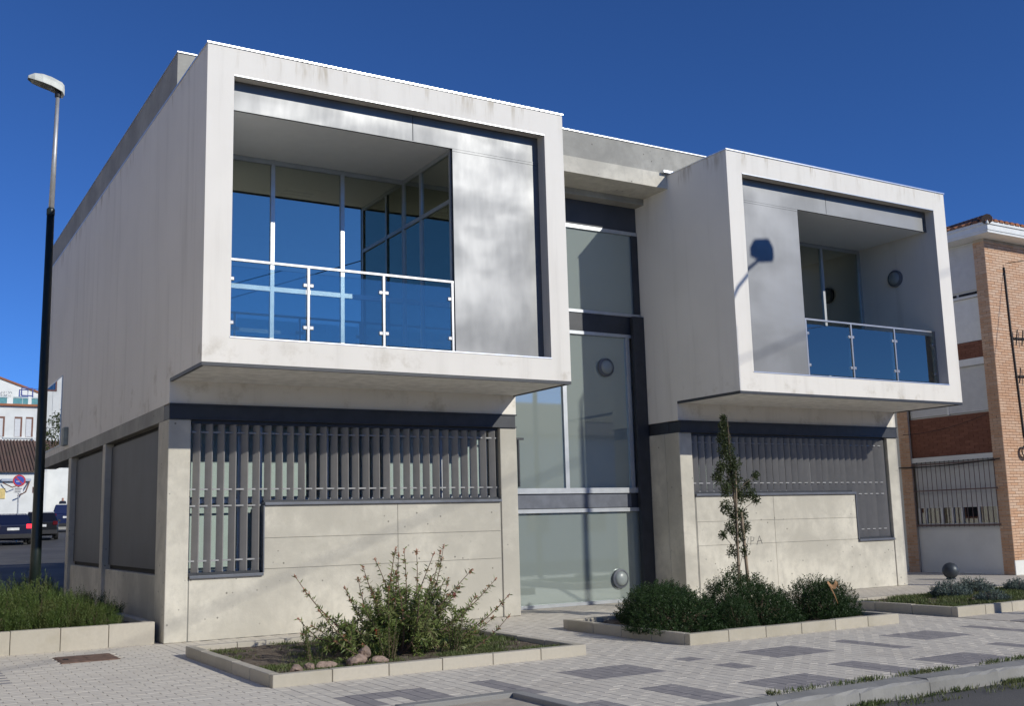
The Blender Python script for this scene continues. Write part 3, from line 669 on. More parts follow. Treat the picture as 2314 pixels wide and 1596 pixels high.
for i, (x, y, rx, ry, h, lab) in enumerate((
    (-.72, 2.25, .30, .30, .32, 'lowest rosemary at the right end of the raised hedge bed'),
    (-1.05, 2.40, .38, .36, .50, 'brownish rosemary clump second from the right end of hedge'),
    (-1.42, 2.55, .42, .42, .62, 'tall light green rosemary in the hedge below the dark lamp post'),
    (-1.90, 2.50, .45, .42, .60, 'green rosemary clump left of lamp post at the picture edge'),
    (-2.45, 2.6, .45, .45, .62, 'rosemary clump at the far left end of the hedge'),
    (-.95, 3.30, .50, .50, .50, 'shaded rosemary behind the hedge near the concrete plinth'),
    (-1.75, 3.5, .55, .5, .58, 'shaded rosemary behind the hedge around the lamp post foot'),
    (-.55, 3.9, .45, .5, .42, 'dark shaded rosemary against the concrete plinth'))):
    plant('rosemary_bush', ros[i % 2], lab, 'bush', (x, y, .20), i*1.7, (rx/.5, ry/.5, h/.6), 'rosemary in the raised hedge bed')
# small upright rosemaries in the near bed
random.seed(5)
def upright(h, n, seed, mat='rosemary'):
    random.seed(seed); mb = MB()
    for i in range(n):
        a = random.uniform(0, 6.28); r = random.uniform(0, .07); d = Vector((math.cos(a)*.22, math.sin(a)*.22, 1)).normalized(); L = h*random.uniform(.35, 1)
        p = Vector((math.cos(a)*r, math.sin(a)*r, -.02)); mb.tube([p, p+d*L], [.006, .002], 4, 1); shoot(mb, p, d, L, int(110*L/.45), .032, .007, .55, 0, .08)
    return mesh_only(mb, 'upright_rosemary', [mat, 'twig'])
for i, (x, y, h, n, lab) in enumerate(((.66, -2.18, .50, 9, 'small upright rosemary behind the rocks in the near bed'), (1.36, -2.50, .48, 16, 'upright rosemary in front of the flowering shrub'), (2.16, -2.42, .52, 14, 'upright rosemary right of the flowering shrub stems'))):
    plant('upright_rosemary', upright(h, n, 50+i), lab, 'herb', (x, y, .05), i, group='small rosemaries in the near bed')
# bottlebrush shrub
def bottlebrush():
    random.seed(21); root = Vector((1.66, -2.02, .05))
    t = thing('bottlebrush_shrub', 'spreading flowering shrub with pinkish bud tips in the near bed', 'shrub', tuple(root))
    br = MB(); lf = MB(); bd = MB(); fl = MB()
    tips = [(.576, .953, .2), (.655, .617, -.3), (.60, .50, .15), (1.177, 1.041, -.25), (1.54, 1.10, .25), (1.68, 1.15, -.1), (1.76, 1.21, .15), (1.80, 1.17, -.3), (1.93, 1.19, .3), (2.07, 1.15, -.2), (2.344, 1.223, .1), (2.43, 1.15, .35), (2.47, .95, -.35), (2.50, .83, .3), (3.13, .80, .25), (3.07, .63, -.15), (3.05, .35, .2), (2.92, .42, -.4), (1.08, .40, .3), (1.50, .97, -.4), (1.42, .88, .45), (1.35, .78, -.1), (1.27, .79, .5)]
    tips = [Vector((x, -1.98+dy, z)) for x, z, dy in tips]
    for i in range(34):                                    # inner branches fill the crown
        a = random.uniform(0, 6.28); e = random.uniform(.10, 1.25); r = random.uniform(.45, 1.0)
        tips.append(root+Vector((math.cos(a)*math.cos(e)*1.15*r, math.sin(a)*math.cos(e)*.8*r, math.sin(e)*.92*r+.10)))
    for i, tp in enumerate(tips):
        a = root+Vector((random.uniform(-.05, .05), random.uniform(-.05, .05), 0)); d = tp-a; out = i < 23
        mid = a+d*.5+Vector((0, 0, -.16*d.length*(1 if d.z > .5 else 1.3)))+rvec()*.16*d.length; pts = []
        for k in range(9):
            s = k/8; pts.append(a*(1-s)**2+mid*2*s*(1-s)+tp*s*s)
        br.tube(pts, [.014*(1-s/8)+.003 for s in range(9)], 5)
        for k in range(2, 8):
            p, q = pts[k], pts[k+1]; dd = (q-p).normalized()
            dens = 34 if (k < 6 or not out) else (14 if k == 6 else 6)
            if k == 2: dens = 8
            shoot(lf, p, dd, (q-p).length, int(dens*.7), .070, .015, .9)
            if k in (3, 4, 5, 6) and not (out and k == 6):
                for _ in range(2):
                    o = (rvec()*1.2+dd*.5+Vector((0, 0, .15))).normalized(); L = random.uniform(.10, .26)
                    br.tube([p, p+o*L], [.004, .002], 4); shoot(lf, p, o, L, int(L*130), .070, .015, .85, 0, .2)
        if out or random.random() < .3:
            dd = (pts[8]-pts[7]).normalized()
            for k in range(26): leaf(bd, tp-dd*random.uniform(0, .05), rvec()+dd*.6, .022, .009)
            for k in (4, 5, 6, 7):
                if out:
                    q = pts[k]+(pts[k+1]-pts[k])*random.random()
                    for _ in range(20): leaf(bd if random.random() < .35 else lf, q+rvec()*.012, rvec(), .036, .012)
    for p in ((2.33, -2.15, .66), (1.31, -2.3, .33)):
        for k in range(90): leaf(fl, Vector(p)+Vector((0, 0, random.uniform(-.03, .03))), rvec(), .03, .004)
    br.build('branches', 'twig', t); lf.build('leaves', 'bottle', t); bd.build('buds', 'bud', t); fl.build('flowers', 'redfl', t)
bottlebrush()
def rock(x, y, z, sx, sy, sz, lab, seed):
    random.seed(seed); bm = bmesh.new(); bmesh.ops.create_icosphere(bm, subdivisions=3, radius=1)
    ds = [(rvec(), random.uniform(.55, .85)) for _ in range(9)]
    for v in bm.verts:
        for u, c in ds:
            k = v.co.dot(u)
            if k > c: v.co -= u*(k-c)
        v.co = Vector((v.co.x*sx, v.co.y*sy, v.co.z*sz))+rvec()*.004
    me = bpy.data.meshes.new('rock'); bm.to_mesh(me); bm.free(); me.materials.append(MT['rock'])
    plant('rock', me, lab, 'rock', (x, y, z), seed, group='rocks in the near bed')
rock(.24, -2.78, .09, .12, .07, .06, 'low rock at the left end of the row of rocks', 1); rock(.40, -2.72, .09, .06, .05, .055, 'smallest pale rock between the two left rocks', 2)
rock(.55, -2.74, .09, .14, .07, .055, 'flat rock beside the small upright rosemary', 3); rock(.95, -2.62, .10, .19, .10, .08, 'largest reddish rock in the near bed', 4)
rock(1.05, -2.58, .18, .08, .06, .07, 'pale rock on top of the largest reddish rock', 5); rock(1.20, -2.62, .09, .10, .06, .045, 'dark red rock right of the largest one', 6)
# young tree with stakes
def young_tree():
    random.seed(77); b = Vector((7.64, -1.06, .05))
    t = thing('young_tree', 'slender young tree with sparse foliage tied to stakes', 'tree', tuple(b))
    tr = MB(); lf = MB(); mn = lambda dx, z, dy=0: b+Vector((dx*1.25, dy*1.1, z*1.24))
    stem = [mn(0, -.05), mn(.02, .6, .02), mn(.01, 1.2), mn(-.02, 1.8, .02), mn(-.04, 2.35)]
    tr.tube(stem, [.024, .021, .018, .012, .004], 7)
    cl = [(-.06, 2.32, .05, 60), (-.06, 2.22, .08, 120), (-.06, 2.08, .11, 160), (-.04, 1.92, .13, 200), (-.02, 1.75, .13, 210), (-.22, 1.72, .08, 100), (-.24, 1.60, .09, 120), (-.17, 1.45, .10, 130), (0, 1.55, .14, 200),
          (.10, 1.38, .12, 150), (.27, 1.52, .06, 60), (.38, 1.62, .06, 60), (.22, 1.40, .09, 90), (.30, 1.33, .07, 60), (-.10, 1.25, .10, 110), (.02, 1.15, .12, 150), (.14, 1.15, .09, 80), (-.12, 1.0, .09, 90), (-.22, .92, .06, 60), (.03, .92, .12, 130), (.13, 1.0, .09, 80),
          (-.04, .72, .09, 60), (.06, .72, .08, 50), (-.08, .5, .09, 45), (0, .38, .10, 40), (-.1, .3, .07, 25), (.24, .42, .06, 14), (.27, .28, .05, 12), (.18, .36, .06, 10)]
    for dx, z, r, n in cl:
        c = mn(dx, z, random.uniform(-.08, .08)); z0 = max(.1, z-.25); tr.tube([mn(0, z0), (mn(0, z0)+c)/2+Vector((0, 0, .04)), c], [.006, .005, .002], 4)
        for _ in range(int(n*3.4)):
            o = rvec()*r*random.random()**.5; leaf(lf, c+Vector((o.x, o.y, o.z*1.25)), rvec()+Vector((0, 0, .3)), random.uniform(.026, .042), .018)
    tr.build('trunk', 'bark', t); lf.build('crown', 'treeleaf', t)
    for (dx0, dx1, h, r, lab) in ((.12, .06, 1.18, .024, 'thick wooden stake right of the young tree'), (-.06, .01, 1.72, .013, 'thin pale stake left of the young tree trunk')):
        s = thing('tree_stake', lab, 'stake', tuple(mn(dx0, -.03, -.05)), 'stakes of the young tree')
        MB().tube([mn(dx0, -.03, -.05), mn(dx1, h, -.04)], r, 10).build('pole', 'stake', s)
        MB().tube([mn((dx0+dx1)/2-.04, h*.62, -.05), mn((dx0+dx1)/2+.04, h*.62, .03)], .012, 6).build('tie', 'cable', s)
young_tree()
def dry_leaf():
    mb = MB(); c = Vector((7.62, -2.86, .52)); n = 8
    top = [c+Vector((-.09+.19*k/n, .02*math.sin(k), .03+.03*math.sin(k*1.3))) for k in range(n+1)]
    bot = [p+Vector((.01, -.03, -.045-.02*math.sin(k*.8))) for k, p in enumerate(top)]
    mb.add(top+bot, [(k, k+1, n+2+k, n+1+k) for k in range(n)]); mb.tube([c+Vector((-.05, 0, 0)), c+Vector((.0, -.03, -.13)), c+Vector((.06, -.02, -.24))], [.012, .008, .003], 5)
    o = mb.build('dry_leaf', 'dryleaf'); tag(o, 'curled brown dry leaf caught on the right-hand dark bush', 'leaf')
    md = o.modifiers.new('thick', 'SOLIDIFY'); md.thickness = .004
dry_leaf()
# small grey plants and grass in the right-hand bed
gg = bush_mesh('grey_plant', 'greygreen', .25, .25, .26, 260, .045, .010, .10, .5, 12, 61)
for i, (x, y, s, lab) in enumerate(((11.5, -1.72, 1.15, 'grey-green clump in front of the iron ball'), (12.6, -1.35, 1.1, 'grey-green clump behind the first one in the grassy bed'), (11.1, -2.75, .85, 'small dark clump at the front edge of the grassy bed'), (13.3, -1.7, .9, 'shaded clump at the right edge of the grassy bed'), (14.1, -1.6, .8, 'last clump at the picture edge of the grassy bed'))):
    plant('grey_plant', gg, lab, 'plant', (x, y, .09), i*2.1, (s, s, s), 'grey-green clumps in the grassy bed')
def grass(name, label, spots, seed, mat='grass', h=(.02, .06)):
    random.seed(seed); mb = MB()
    for x0, x1, y0, y1, z, n, cl in spots:
        cs = [(random.uniform(x0, x1), random.uniform(y0, y1)) for _ in range(cl)]
        for _ in range(n):
            c = random.choice(cs); x = min(x1, max(x0, random.gauss(c[0], .10))); y = min(y1, max(y0, random.gauss(c[1], .08)))
            leaf(mb, Vector((x, y, z)), Vector((random.uniform(-.6, .6), random.uniform(-.6, .6), 1)), random.uniform(*h), .008)
    o = mb.build(name, mat); tag(o, label, 'grass', kind='stuff'); return o
grass('grass', 'patchy weeds and grass growing in the near planting bed', [(0, 3.3, -3.04, -.10, .06, 9000, 60), (2.3, 3.3, -3.0, -.2, .06, 6000, 30), (0, .7, -3.0, -2.2, .06, 2500, 14)], 3)
grass('grass', 'short green grass covering the right-hand bed', [(9.75, 14.5, -3.13, -1.2, .09, 22000, 160)], 4, h=(.03, .08))
grass('weeds', 'weeds growing along the granite kerb by the road', [(2.4, 9.5, -6.73, -6.66, -.13, 2600, 30), (3, 9.5, -6.41, -6.36, .0, 1500, 18), (2.6, 9.5, -6.95, -6.68, -.13, 700, 16)], 6, h=(.02, .065))

# ================================================================== STREET FURNITURE
def street_lamp(base, label, zmid, ztop, head_dir, arm=None, lean=.0, hk=1.0):
    t = thing('street_lamp', label, 'street lamp', base, 'street lamps'); b = Vector(base)
    MB().tube([b+Vector((0, 0, -.1)), b+Vector((0, 0, 1.2)), b+Vector((0, 0, zmid))], [.085, .075, .055], 16).build('pole', 'pole_dark', t, smooth=True)
    MB().tube([b+Vector((0, 0, .0)), b+Vector((0, 0, .02))], .17, 16).build('base_plate', 'pole_dark', t)
    top = b+Vector((lean, 0, ztop))
    pts = [b+Vector((lean*.2, 0, zmid-.02)), top] if not arm else [b+Vector((0, 0, zmid-.02)), b+Vector((0, 0, zmid+.5))]+[b+Vector(a) for a in arm]
    if arm: top = b+Vector(arm[-1])
    MB().tube(pts, [.042]+[.032]*(len(pts)-2)+[.028], 12).build('upper_pole', 'pole_grey', t, smooth=True)
    MB().lathe([(.06, 0), (.06, .09), (.046, .11)], b+Vector((0, 0, zmid-.05)), (0, 0, 1), 16).build('collar', 'pole_dark', t)
    # head: tapering shell, open below with the lens
    d = Vector((head_dir[0], head_dir[1], 0)).normalized(); s = Vector((-d.y, d.x, 0)); upv = (Vector((0, 0, 1))+d*0).normalized()
    tilt = head_dir[2]
    P = lambda l, w_, z: top+(d*(l*math.cos(tilt))+Vector((0, 0, l*math.sin(tilt)))+s*w_+Vector((0, 0, z)))*hk
    mb = MB(); secs = [(-.11, .10, -.09, .15), (-.06, .13, -.03, .19), (.16, .155, .0, .215), (.34, .155, .0, .205), (.50, .125, .0, .16), (.61, .05, .02, .08)]
    vs = []
    for l, hw, z0, z1 in secs:
        vs += [P(l, -hw, z0), P(l, -hw, z0+(z1-z0)*.55), P(l, -hw*.6, z1), P(l, hw*.6, z1), P(l, hw, z0+(z1-z0)*.55), P(l, hw, z0)]
    n = 6; fs = [(k*n+i, k*n+i+1, (k+1)*n+i+1, (k+1)*n+i) for k in range(len(secs)-1) for i in range(5)]
    fs += [tuple(range(6))[::-1], tuple((len(secs)-1)*n+i for i in range(6))]
    fs += [(0*n+5, 0*n, n, n+5)]
    hd = mb.add(vs, fs).build('lamp_head', 'lamp_head', t)
    lens = MB(); vs = []; L2 = [(.10, .145, 0), (.18, .15, -.035), (.36, .148, -.035), (.50, .115, 0), (.595, .05, .04)]
    for l, hw, z in L2: vs += [P(l, -hw, .004), P(l, -hw*.5, z), P(l, hw*.5, z), P(l, hw, .004)]
    lens.add(vs, [(k*4+i, (k+1)*4+i, (k+1)*4+i+1, k*4+i+1) for k in range(4) for i in range(3)]+[(0, 1, 2, 3)]); lens.build('lens', 'lamp_lens', hd)
    MB().tube([top+Vector((0, 0, -.10)), top+Vector((0, 0, .05))], .045, 12).build('spigot', 'trim', hd)
street_lamp((-1.29, 4.0, 0.0), 'tall street lamp rising from the hedge, dark below and grey above', 6.34, 8.30, (-1, -.10, .20), lean=.03, hk=.74)
street_lamp((12.0, -6.12, 0), 'second street lamp beyond the right picture edge by the kerb', 8.0, 9.4, (.3, -1, .45), arm=[(.16, 0, 8.75), (.62, 0, 9.2), (1.12, 0, 9.55)], hk=1.45)
ball = thing('ball_bollard', 'dark iron ball bollard standing on the far pavement', 'bollard', (16.6, 2.1, 0))
MB().lathe([(.001, .0), (.10, .0), (.10, .03), (.085, .035)], (16.6, 2.1, 0), (0, 0, 1), 20).build('foot', 'iron', ball)
MB().lathe([(.17*math.sin(math.pi*k/14)+.0005, .185-.17*math.cos(math.pi*k/14)) for k in range(15)], (16.6, 2.1, 0), (0, 0, 1), 24).build('ball', 'iron', ball, smooth=True)

# ================================================================== BRICK BUILDING (right)
BX, BY = 18.6, 1.92
def brick_house():
    t = thing('brick_house', 'orange brick house with white shutters and tiled roof at the right edge', 'house', (BX+6, BY+6, 0))
    MB().box(BX+.2, 32, BY+.03, 16, 0, 7.74).build('core_wall', 'mortar', t)
    # front wall in brick (lit), bricks one by one where the picture shows them
    lb, hb = .25, .064; bl = mesh_only(MB().box(-lb/2+.005, lb/2-.005, -.02, .02, -hb/2+.005, hb/2-.005), 'brick', 'brick')
    fw = MB().box(BX+.01, 32, BY+.012, BY+.03, 0, 7.74).build('front_wall', 'mortar', t); rest = MB(); cnt = 0
    for r in range(int(7.7/hb)):
        off = lb/2 if r % 2 else 0
        for c in range(-1, 10):
            x0 = BX+c*lb+off; x1 = min(x0+lb, BX+2.3); x0 = max(x0, BX)
            if x1-x0 < .05: continue
            z = (r+.5)*hb
            if x1-x0 > .24 and x0 < BX+.9 and cnt < 300 and z > .35:
                inst(bl, 'brick', fw, ((x0+x1)/2, BY+.01, z)); cnt += 1
            else: rest.box(x0+.005, x1-.005, BY-.01, BY+.03, z-hb/2+.005, z+hb/2-.005)
    o = rest.build('brickwork', 'brick', fw); o['kind'] = 'stuff'
    MB().box(BX-.02, 32, BY-.02, BY+.005, 0, .32).build('front_plinth', 'white', fw)
    # left face: brick pilasters and the bay between them
    pil = MB().box(BX+.005, BX+.03, BY+.0, 2.2, 0, 7.74).box(BX-.03, BX+.03, 4.45, 4.74, 0, 7.74).build('pilaster', 'mortar', t); pb = MB()
    for y0, y1, xx in ((BY-.01, 2.21, BX-.008), (4.44, 4.75, BX-.045)):
        for r in range(int(7.7/hb)):
            m = y0+(y1-y0)*(.35 if r % 2 else .7)
            for a, b in ((y0, m), (m, y1)): pb.box(xx, xx+.02, a+.004, b-.004, r*hb+.005, (r+1)*hb-.005)
    o = pb.build('brickwork', 'brick', pil); o['kind'] = 'stuff'
    bd = MB(); y0, y1 = 2.2, 4.45
    bay = MB().box(BX+.10, BX+.14, y0, y1, 0, 7.74).build('bay_wall', 'white', t)
    MB().box(BX+.04, BX+.099, y0, y1, .0, 1.09).build('base_panel', 'white', bay)
    br = MB()
    for z0, z1 in ((2.76, 3.70), (4.99, 5.38)):
        MB().box(BX+.06, BX+.099, y0, y1, z0, z1).build('brick_panel', 'brickd', bay)
        n = int((z1-z0)/hb)
        for r in range(n):
            k = 0; a = y0-(.125 if r % 2 else 0)
            while a < y1:
                b0, b1 = max(a, y0), min(a+lb, y1)
                if b1-b0 > .03: br.box(BX+.048, BX+.07, b0+.004, b1-.004, z0+r*hb+.004, z0+(r+1)*hb-.004)
                a += lb
    o = br.build('brickwork', 'brickd', bay); o['kind'] = 'stuff'
    MB().box(BX+.0, BX+.099, y0, y1, 2.63, 2.75).build('lintel', 'white', bay); MB().box(BX+.0, BX+.099, y0, y1, 4.82, 4.98).build('lintel', 'whitepaint', bay)
    MB().box(BX+.0, BX+.099, y0, y1, 6.42, 6.47).build('sill', 'whitepaint', bay)
    MB().box(BX+.06, BX+.099, y0, y1, 5.39, 6.41).build('white_panel', 'whitepaint', bay)
    def shutter(y0, y1, z0, z1, nm='roller_shutter'):
        s = MB().box(BX+.075, BX+.09, y0, y1, z0, z1).build(nm, 'shutter', bay); n = int((z1-z0)/.045)
        sm = mesh_only(MB().box(-.008, .008, -(y1-y0)/2, (y1-y0)/2, -.019, .019), 'shutter_slat', 'shutter')
        for k in range(n): inst(sm, 'shutter_slat', s, (BX+.07, (y0+y1)/2, z0+.0225+k*.045))
    shutter(2.22, 4.40, 6.60, 7.70); shutter(2.22, 3.30, 3.74, 4.80); shutter(3.36, 4.40, 3.74, 4.80); shutter(2.24, 4.40, 1.53, 2.62)
    MB().box(BX+.05, BX+.095, 3.30, 3.36, 3.72, 4.81).build('mullion', 'whitepaint', bay)
    for a, b in ((2.25, 2.75), (2.82, 3.8)): MB().box(BX+.06, BX+.074, a, b, 6.50, 6.55).build('vent_slot', 'dark', bay)
    wf = MB().box(BX+.05, BX+.095, 2.22, 4.42, 1.10, 1.16)
    for y in (2.22, 2.72, 3.16, 3.42, 3.72, 4.18, 4.36): wf.box(BX+.05, BX+.095, y, y+.06, 1.16, 1.53)
    wf = wf.build('window_frame', 'whitepaint', bay); MB().box(BX+.080, BX+.085, 2.28, 4.36, 1.16, 1.53).build('glass_pane', 'carglass', wf)
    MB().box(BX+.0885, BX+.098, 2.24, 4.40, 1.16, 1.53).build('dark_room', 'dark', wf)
    gr = MB().box(BX-.03, BX-.01, 2.16, 4.46, 1.10, 1.14).box(BX-.03, BX-.01, 2.16, 4.46, 1.93, 1.96).box(BX-.03, BX-.01, 2.16, 4.46, 2.56, 2.59).build('window_grille', 'bars', t)
    bm_ = mesh_only(MB().tube([(0, 0, 1.08), (0, 0, 2.64)], .0075, 6), 'bar', 'bars')
    for k in range(18): inst(bm_, 'bar', gr, (BX-.02, 2.20+k*2.22/17, 0))
    MB().box(BX+.02, BX+.2, 4.76, 9, 0, 7.74).build('side_wall', 'white', t)
    MB().box(BX-.06, BX+.03, 4.76, 5.3, 0, .12).build('step', 'white', t)
    # eaves and roof
    ex = .42
    MB().box(BX-ex, 33, BY-ex, 16, 7.745, 7.80).build('eaves_soffit', 'whitepaint', t)
    fa = MB().box(BX-ex-.02, BX-ex, BY-ex-.02, 16, 7.80, 7.98).box(BX-ex, 33, BY-ex-.02, BY-ex, 7.80, 7.98).box(BX-ex-.05, BX-ex-.02, BY-ex-.05, 16, 7.93, 8.0).box(BX-ex-.02, 33, BY-ex-.05, BY-ex-.02, 7.93, 8.0).build('eaves_fascia', 'whitepaint', t)
    x0, y0 = BX-ex-.04, BY-ex-.04; sl = .30
    rf = MB().add([(x0, y0, 7.985), (33, y0, 7.985), (33, y0+7, 7.985+7*sl), (x0+7, y0+7, 7.985+7*sl), (x0, 16, 7.985), (x0+7, 16, 7.985+7*sl)], [(0, 1, 2, 3), (0, 3, 5, 4)]).build('roof', 'tile', t)
    def strip(length):
        m = MB(); n = 7; k = max(1, int(length/.36)); seg = []
        for i in range(k):
            a, b = i*.36, min(length, (i+1)*.36+.04)
            vs = []
            for q, rr, dz in ((a, .082, .0), (b, .070, .012)):
                for j in range(n): th_ = math.pi*j/(n-1); vs.append((-math.cos(th_)*rr, q, math.sin(th_)*rr*.8+q*sl+dz))
            m.add(vs, [(j, j+1, n+j+1, n+j) for j in range(n-1)]+[tuple(range(n))[::-1]])
        return mesh_only(m, 'tile_row', 'tile')
    lens = {}
    for k in range(14):
        L = round(max(.3, min(3.2, .05+k*.2)), 2); lens.setdefault(L, strip(L))
        o = inst(lens[L], 'tile_row', rf, (x0-.03, y0+.10+k*.2, 7.99), rz=-math.pi/2)          # left slope
        inst(lens[L], 'tile_row', rf, (x0+.10+k*.2, y0-.03, 7.99))                            # front slope
    for k in range(14, 60):
        L = 3.25; lens.setdefault(L, strip(L)); inst(lens[L], 'tile_row', rf, (x0+.10+k*.2, y0-.03, 7.99))
        if k < 50: inst(lens[L], 'tile_row', rf, (x0-.03, y0+.10+k*.2, 7.99), rz=-math.pi/2)
    rg = MB()
    for i in range(12):
        p, q = Vector((x0+i*.4, y0+i*.4, 8.0+i*.4*sl)), Vector((x0+i*.4+.46, y0+i*.4+.46, 8.0+(i*.4+.46)*sl)); rg.tube([p+Vector((0, 0, .03)), q+Vector((0, 0, .03))], [.12, .10], 10)
    rg.build('hip_tiles', 'tileold', rf)
    # conduit, brackets, junction box on the front wall
    MB().tube([(19.24, BY-.03, 7.1), (19.26, BY-.03, 5.6), (19.36, BY-.03, 3.1)], .022, 8).build('conduit', 'cable', t)
    jb = MB().box(19.40, 19.62, BY-.12, BY-.011, 2.95, 3.30).build('junction_box', 'box', t, bevel=.01)
    coil = MB()
    for k in range(5):
        r = .10+k*.014; coil.tube([(19.28+r*math.cos(a*.5), BY-.05-k*.012, 2.75+r*math.sin(a*.5)) for a in range(13)], .010, 5)
    coil.build('cable_coil', 'cable', t)
    for z, x0_ in ((5.40, 19.0), (4.50, 18.98)):
        m = MB().tube([(x0_+.3, BY-.04, z), (x0_+1.6, BY-.10, z+.06)], .02, 8)
        for k in range(5): m.tube([(x0_+.36+k*.22, BY-.06, z-.16), (x0_+.40+k*.22, BY-.10, z+.2)], .013, 6)
        m.build('cable_bracket', 'cable', t)
    m = MB()
    for (a, b, sag) in (((BX-.06, 2.0, 2.60), (BX-.06, 5.2, 2.55), .05), ((BX-.05, 2.2, 3.65), (BX-.05, 4.6, 3.35), .1)):
        a, b = Vector(a), Vector(b); m.tube([a.lerp(b, s/10)-Vector((0, 0, sag*4*(s/10)*(1-s/10))) for s in range(11)], .014 if sag < .07 else .006, 6)
    m.build('wall_cable', 'cable', t)
brick_house()
def cable(p, q, sag, r, lab):
    a, b = Vector(p), Vector(q); n = 24
    o = MB().tube([a.lerp(b, s/n)-Vector((0, 0, sag*4*(s/n)*(1-s/n))) for s in range(n+1)], r, 6).build('overhead_cable', 'cable'); tag(o, lab, 'cable')
cable((19.3, 1.85, 7.2), (26.0, -17.5, 8.6), .5, .009, 'thin overhead cable rising from the brick house eaves')
for x, y, h, lab in ((-6.0, -14.05, 3.97, 'shorter utility pole on the opposite pavement'), (24.0, -16.1, 15.6, 'tall utility pole on the opposite pavement')):
    up = thing('utility_pole', lab, 'utility pole', (x, y, -.13)); MB().tube([(x, y, -.13), (x, y, h+.15)], [.16, .09], 12).build('pole', 'stake', up)
    MB().box(x-.5, x+.5, y-.05, y+.05, h-.25, h-.13).build('cross_arm', 'stake', up)
cable((-6.0, -14.05, 3.97), (24.0, -16.1, 15.6), .05, .016, 'long overhead cable between the two utility poles')

# ================================================================== HOUSES ACROSS THE STREET (seen mirrored in the glass)
def opposite_house(x0, x1, y1, h, wall, lab):
    y0 = y1-9; t = thing('terraced_house', lab, 'house', ((x0+x1)/2, y1-4.5, -.13)); 
    MB().box(x0, x1, y0, y1, -.13, h).build('wall', wall, t); m = (y0+y1)/2
    rf = MB().prism([(y0-.4, h+.001), (y1+.4, h+.001), (m, h+1.9)], 'x', x0-.2, x1+.2).build('roof', 'tileold', t)
    MB().box(x0+1, x0+1.6, m-.3, m+.3, h+1.2, h+2.4).build('chimney', 'terracotta', rf)
    n = int((x1-x0)/2.6)
    for k in range(n):
        cx = x0+(k+.5)*(x1-x0)/n
        for z in ((1.0, 2.3), (3.9, 5.2)):
            if z[1] > h: continue
            f = MB().box(cx-.5, cx+.5, y1+.002, y1+.03, *z).build('window', 'brownsh', t); MB().box(cx-.42, cx+.42, y1+.031, y1+.036, z[0]+.08, z[1]-.08).build('pane', 'carglass', f)
opposite_house(27, 38, -17.5, 5.6, 'terracotta', 'red rendered house across the street, seen in the balcony glass')
opposite_house(4, 26.5, -18.0, 4.9, 'white', 'long unseen white house added across the street for the glass reflections')  # white one added behind the viewpoint to dull the sky mirrored in the panes

def bounce_house(y0, y1, h, wall, lab):  # unseen houses added to bounce warm light onto the left side wall
    x1 = -9.6; x0 = -19.6; g0 = gz(y0)-.1; t = thing('terraced_house', lab, 'house', ((x0+x1)/2, (y0+y1)/2, g0))
    MB().box(x0, x1, y0, y1, g0, h).build('wall', wall, t); m = (x0+x1)/2
    MB().prism([(x0-.3, h+.001), (x1+.3, h+.001), (m, h+2.0)], 'y', y0-.05, y1+.0).build('roof', 'tileold', t)
    for k in range(3):
        cy = y0+(k+.5)*(y1-y0)/3
        for z in (1.1, 4.0):
            if z+1.4 > h: continue
            f = MB().box(x1+.002, x1+.03, cy-.5, cy+.5, g0+z, g0+z+1.3).build('window', 'brownsh', t); MB().box(x1+.031, x1+.036, cy-.42, cy+.42, g0+z+.08, g0+z+1.22).build('pane', 'carglass', f)
def gz(y): return -.135+rise(y)
for i, (a, b, h, lab) in enumerate(((-12, -3.2, 8.6, 'unseen cream house added nearest the viewpoint for bounce light'), (-3, 6, 9.6, 'tallest unseen cream house added for bounce light'), (6.2, 15, 8.8, 'third unseen cream house added for bounce light'), (15.2, 25, 9.0, 'fourth unseen cream house added for bounce light'), (25.2, 36, 9.3, 'last unseen cream house added for bounce light'))):
    bounce_house(a, b, h, 'cream', lab)
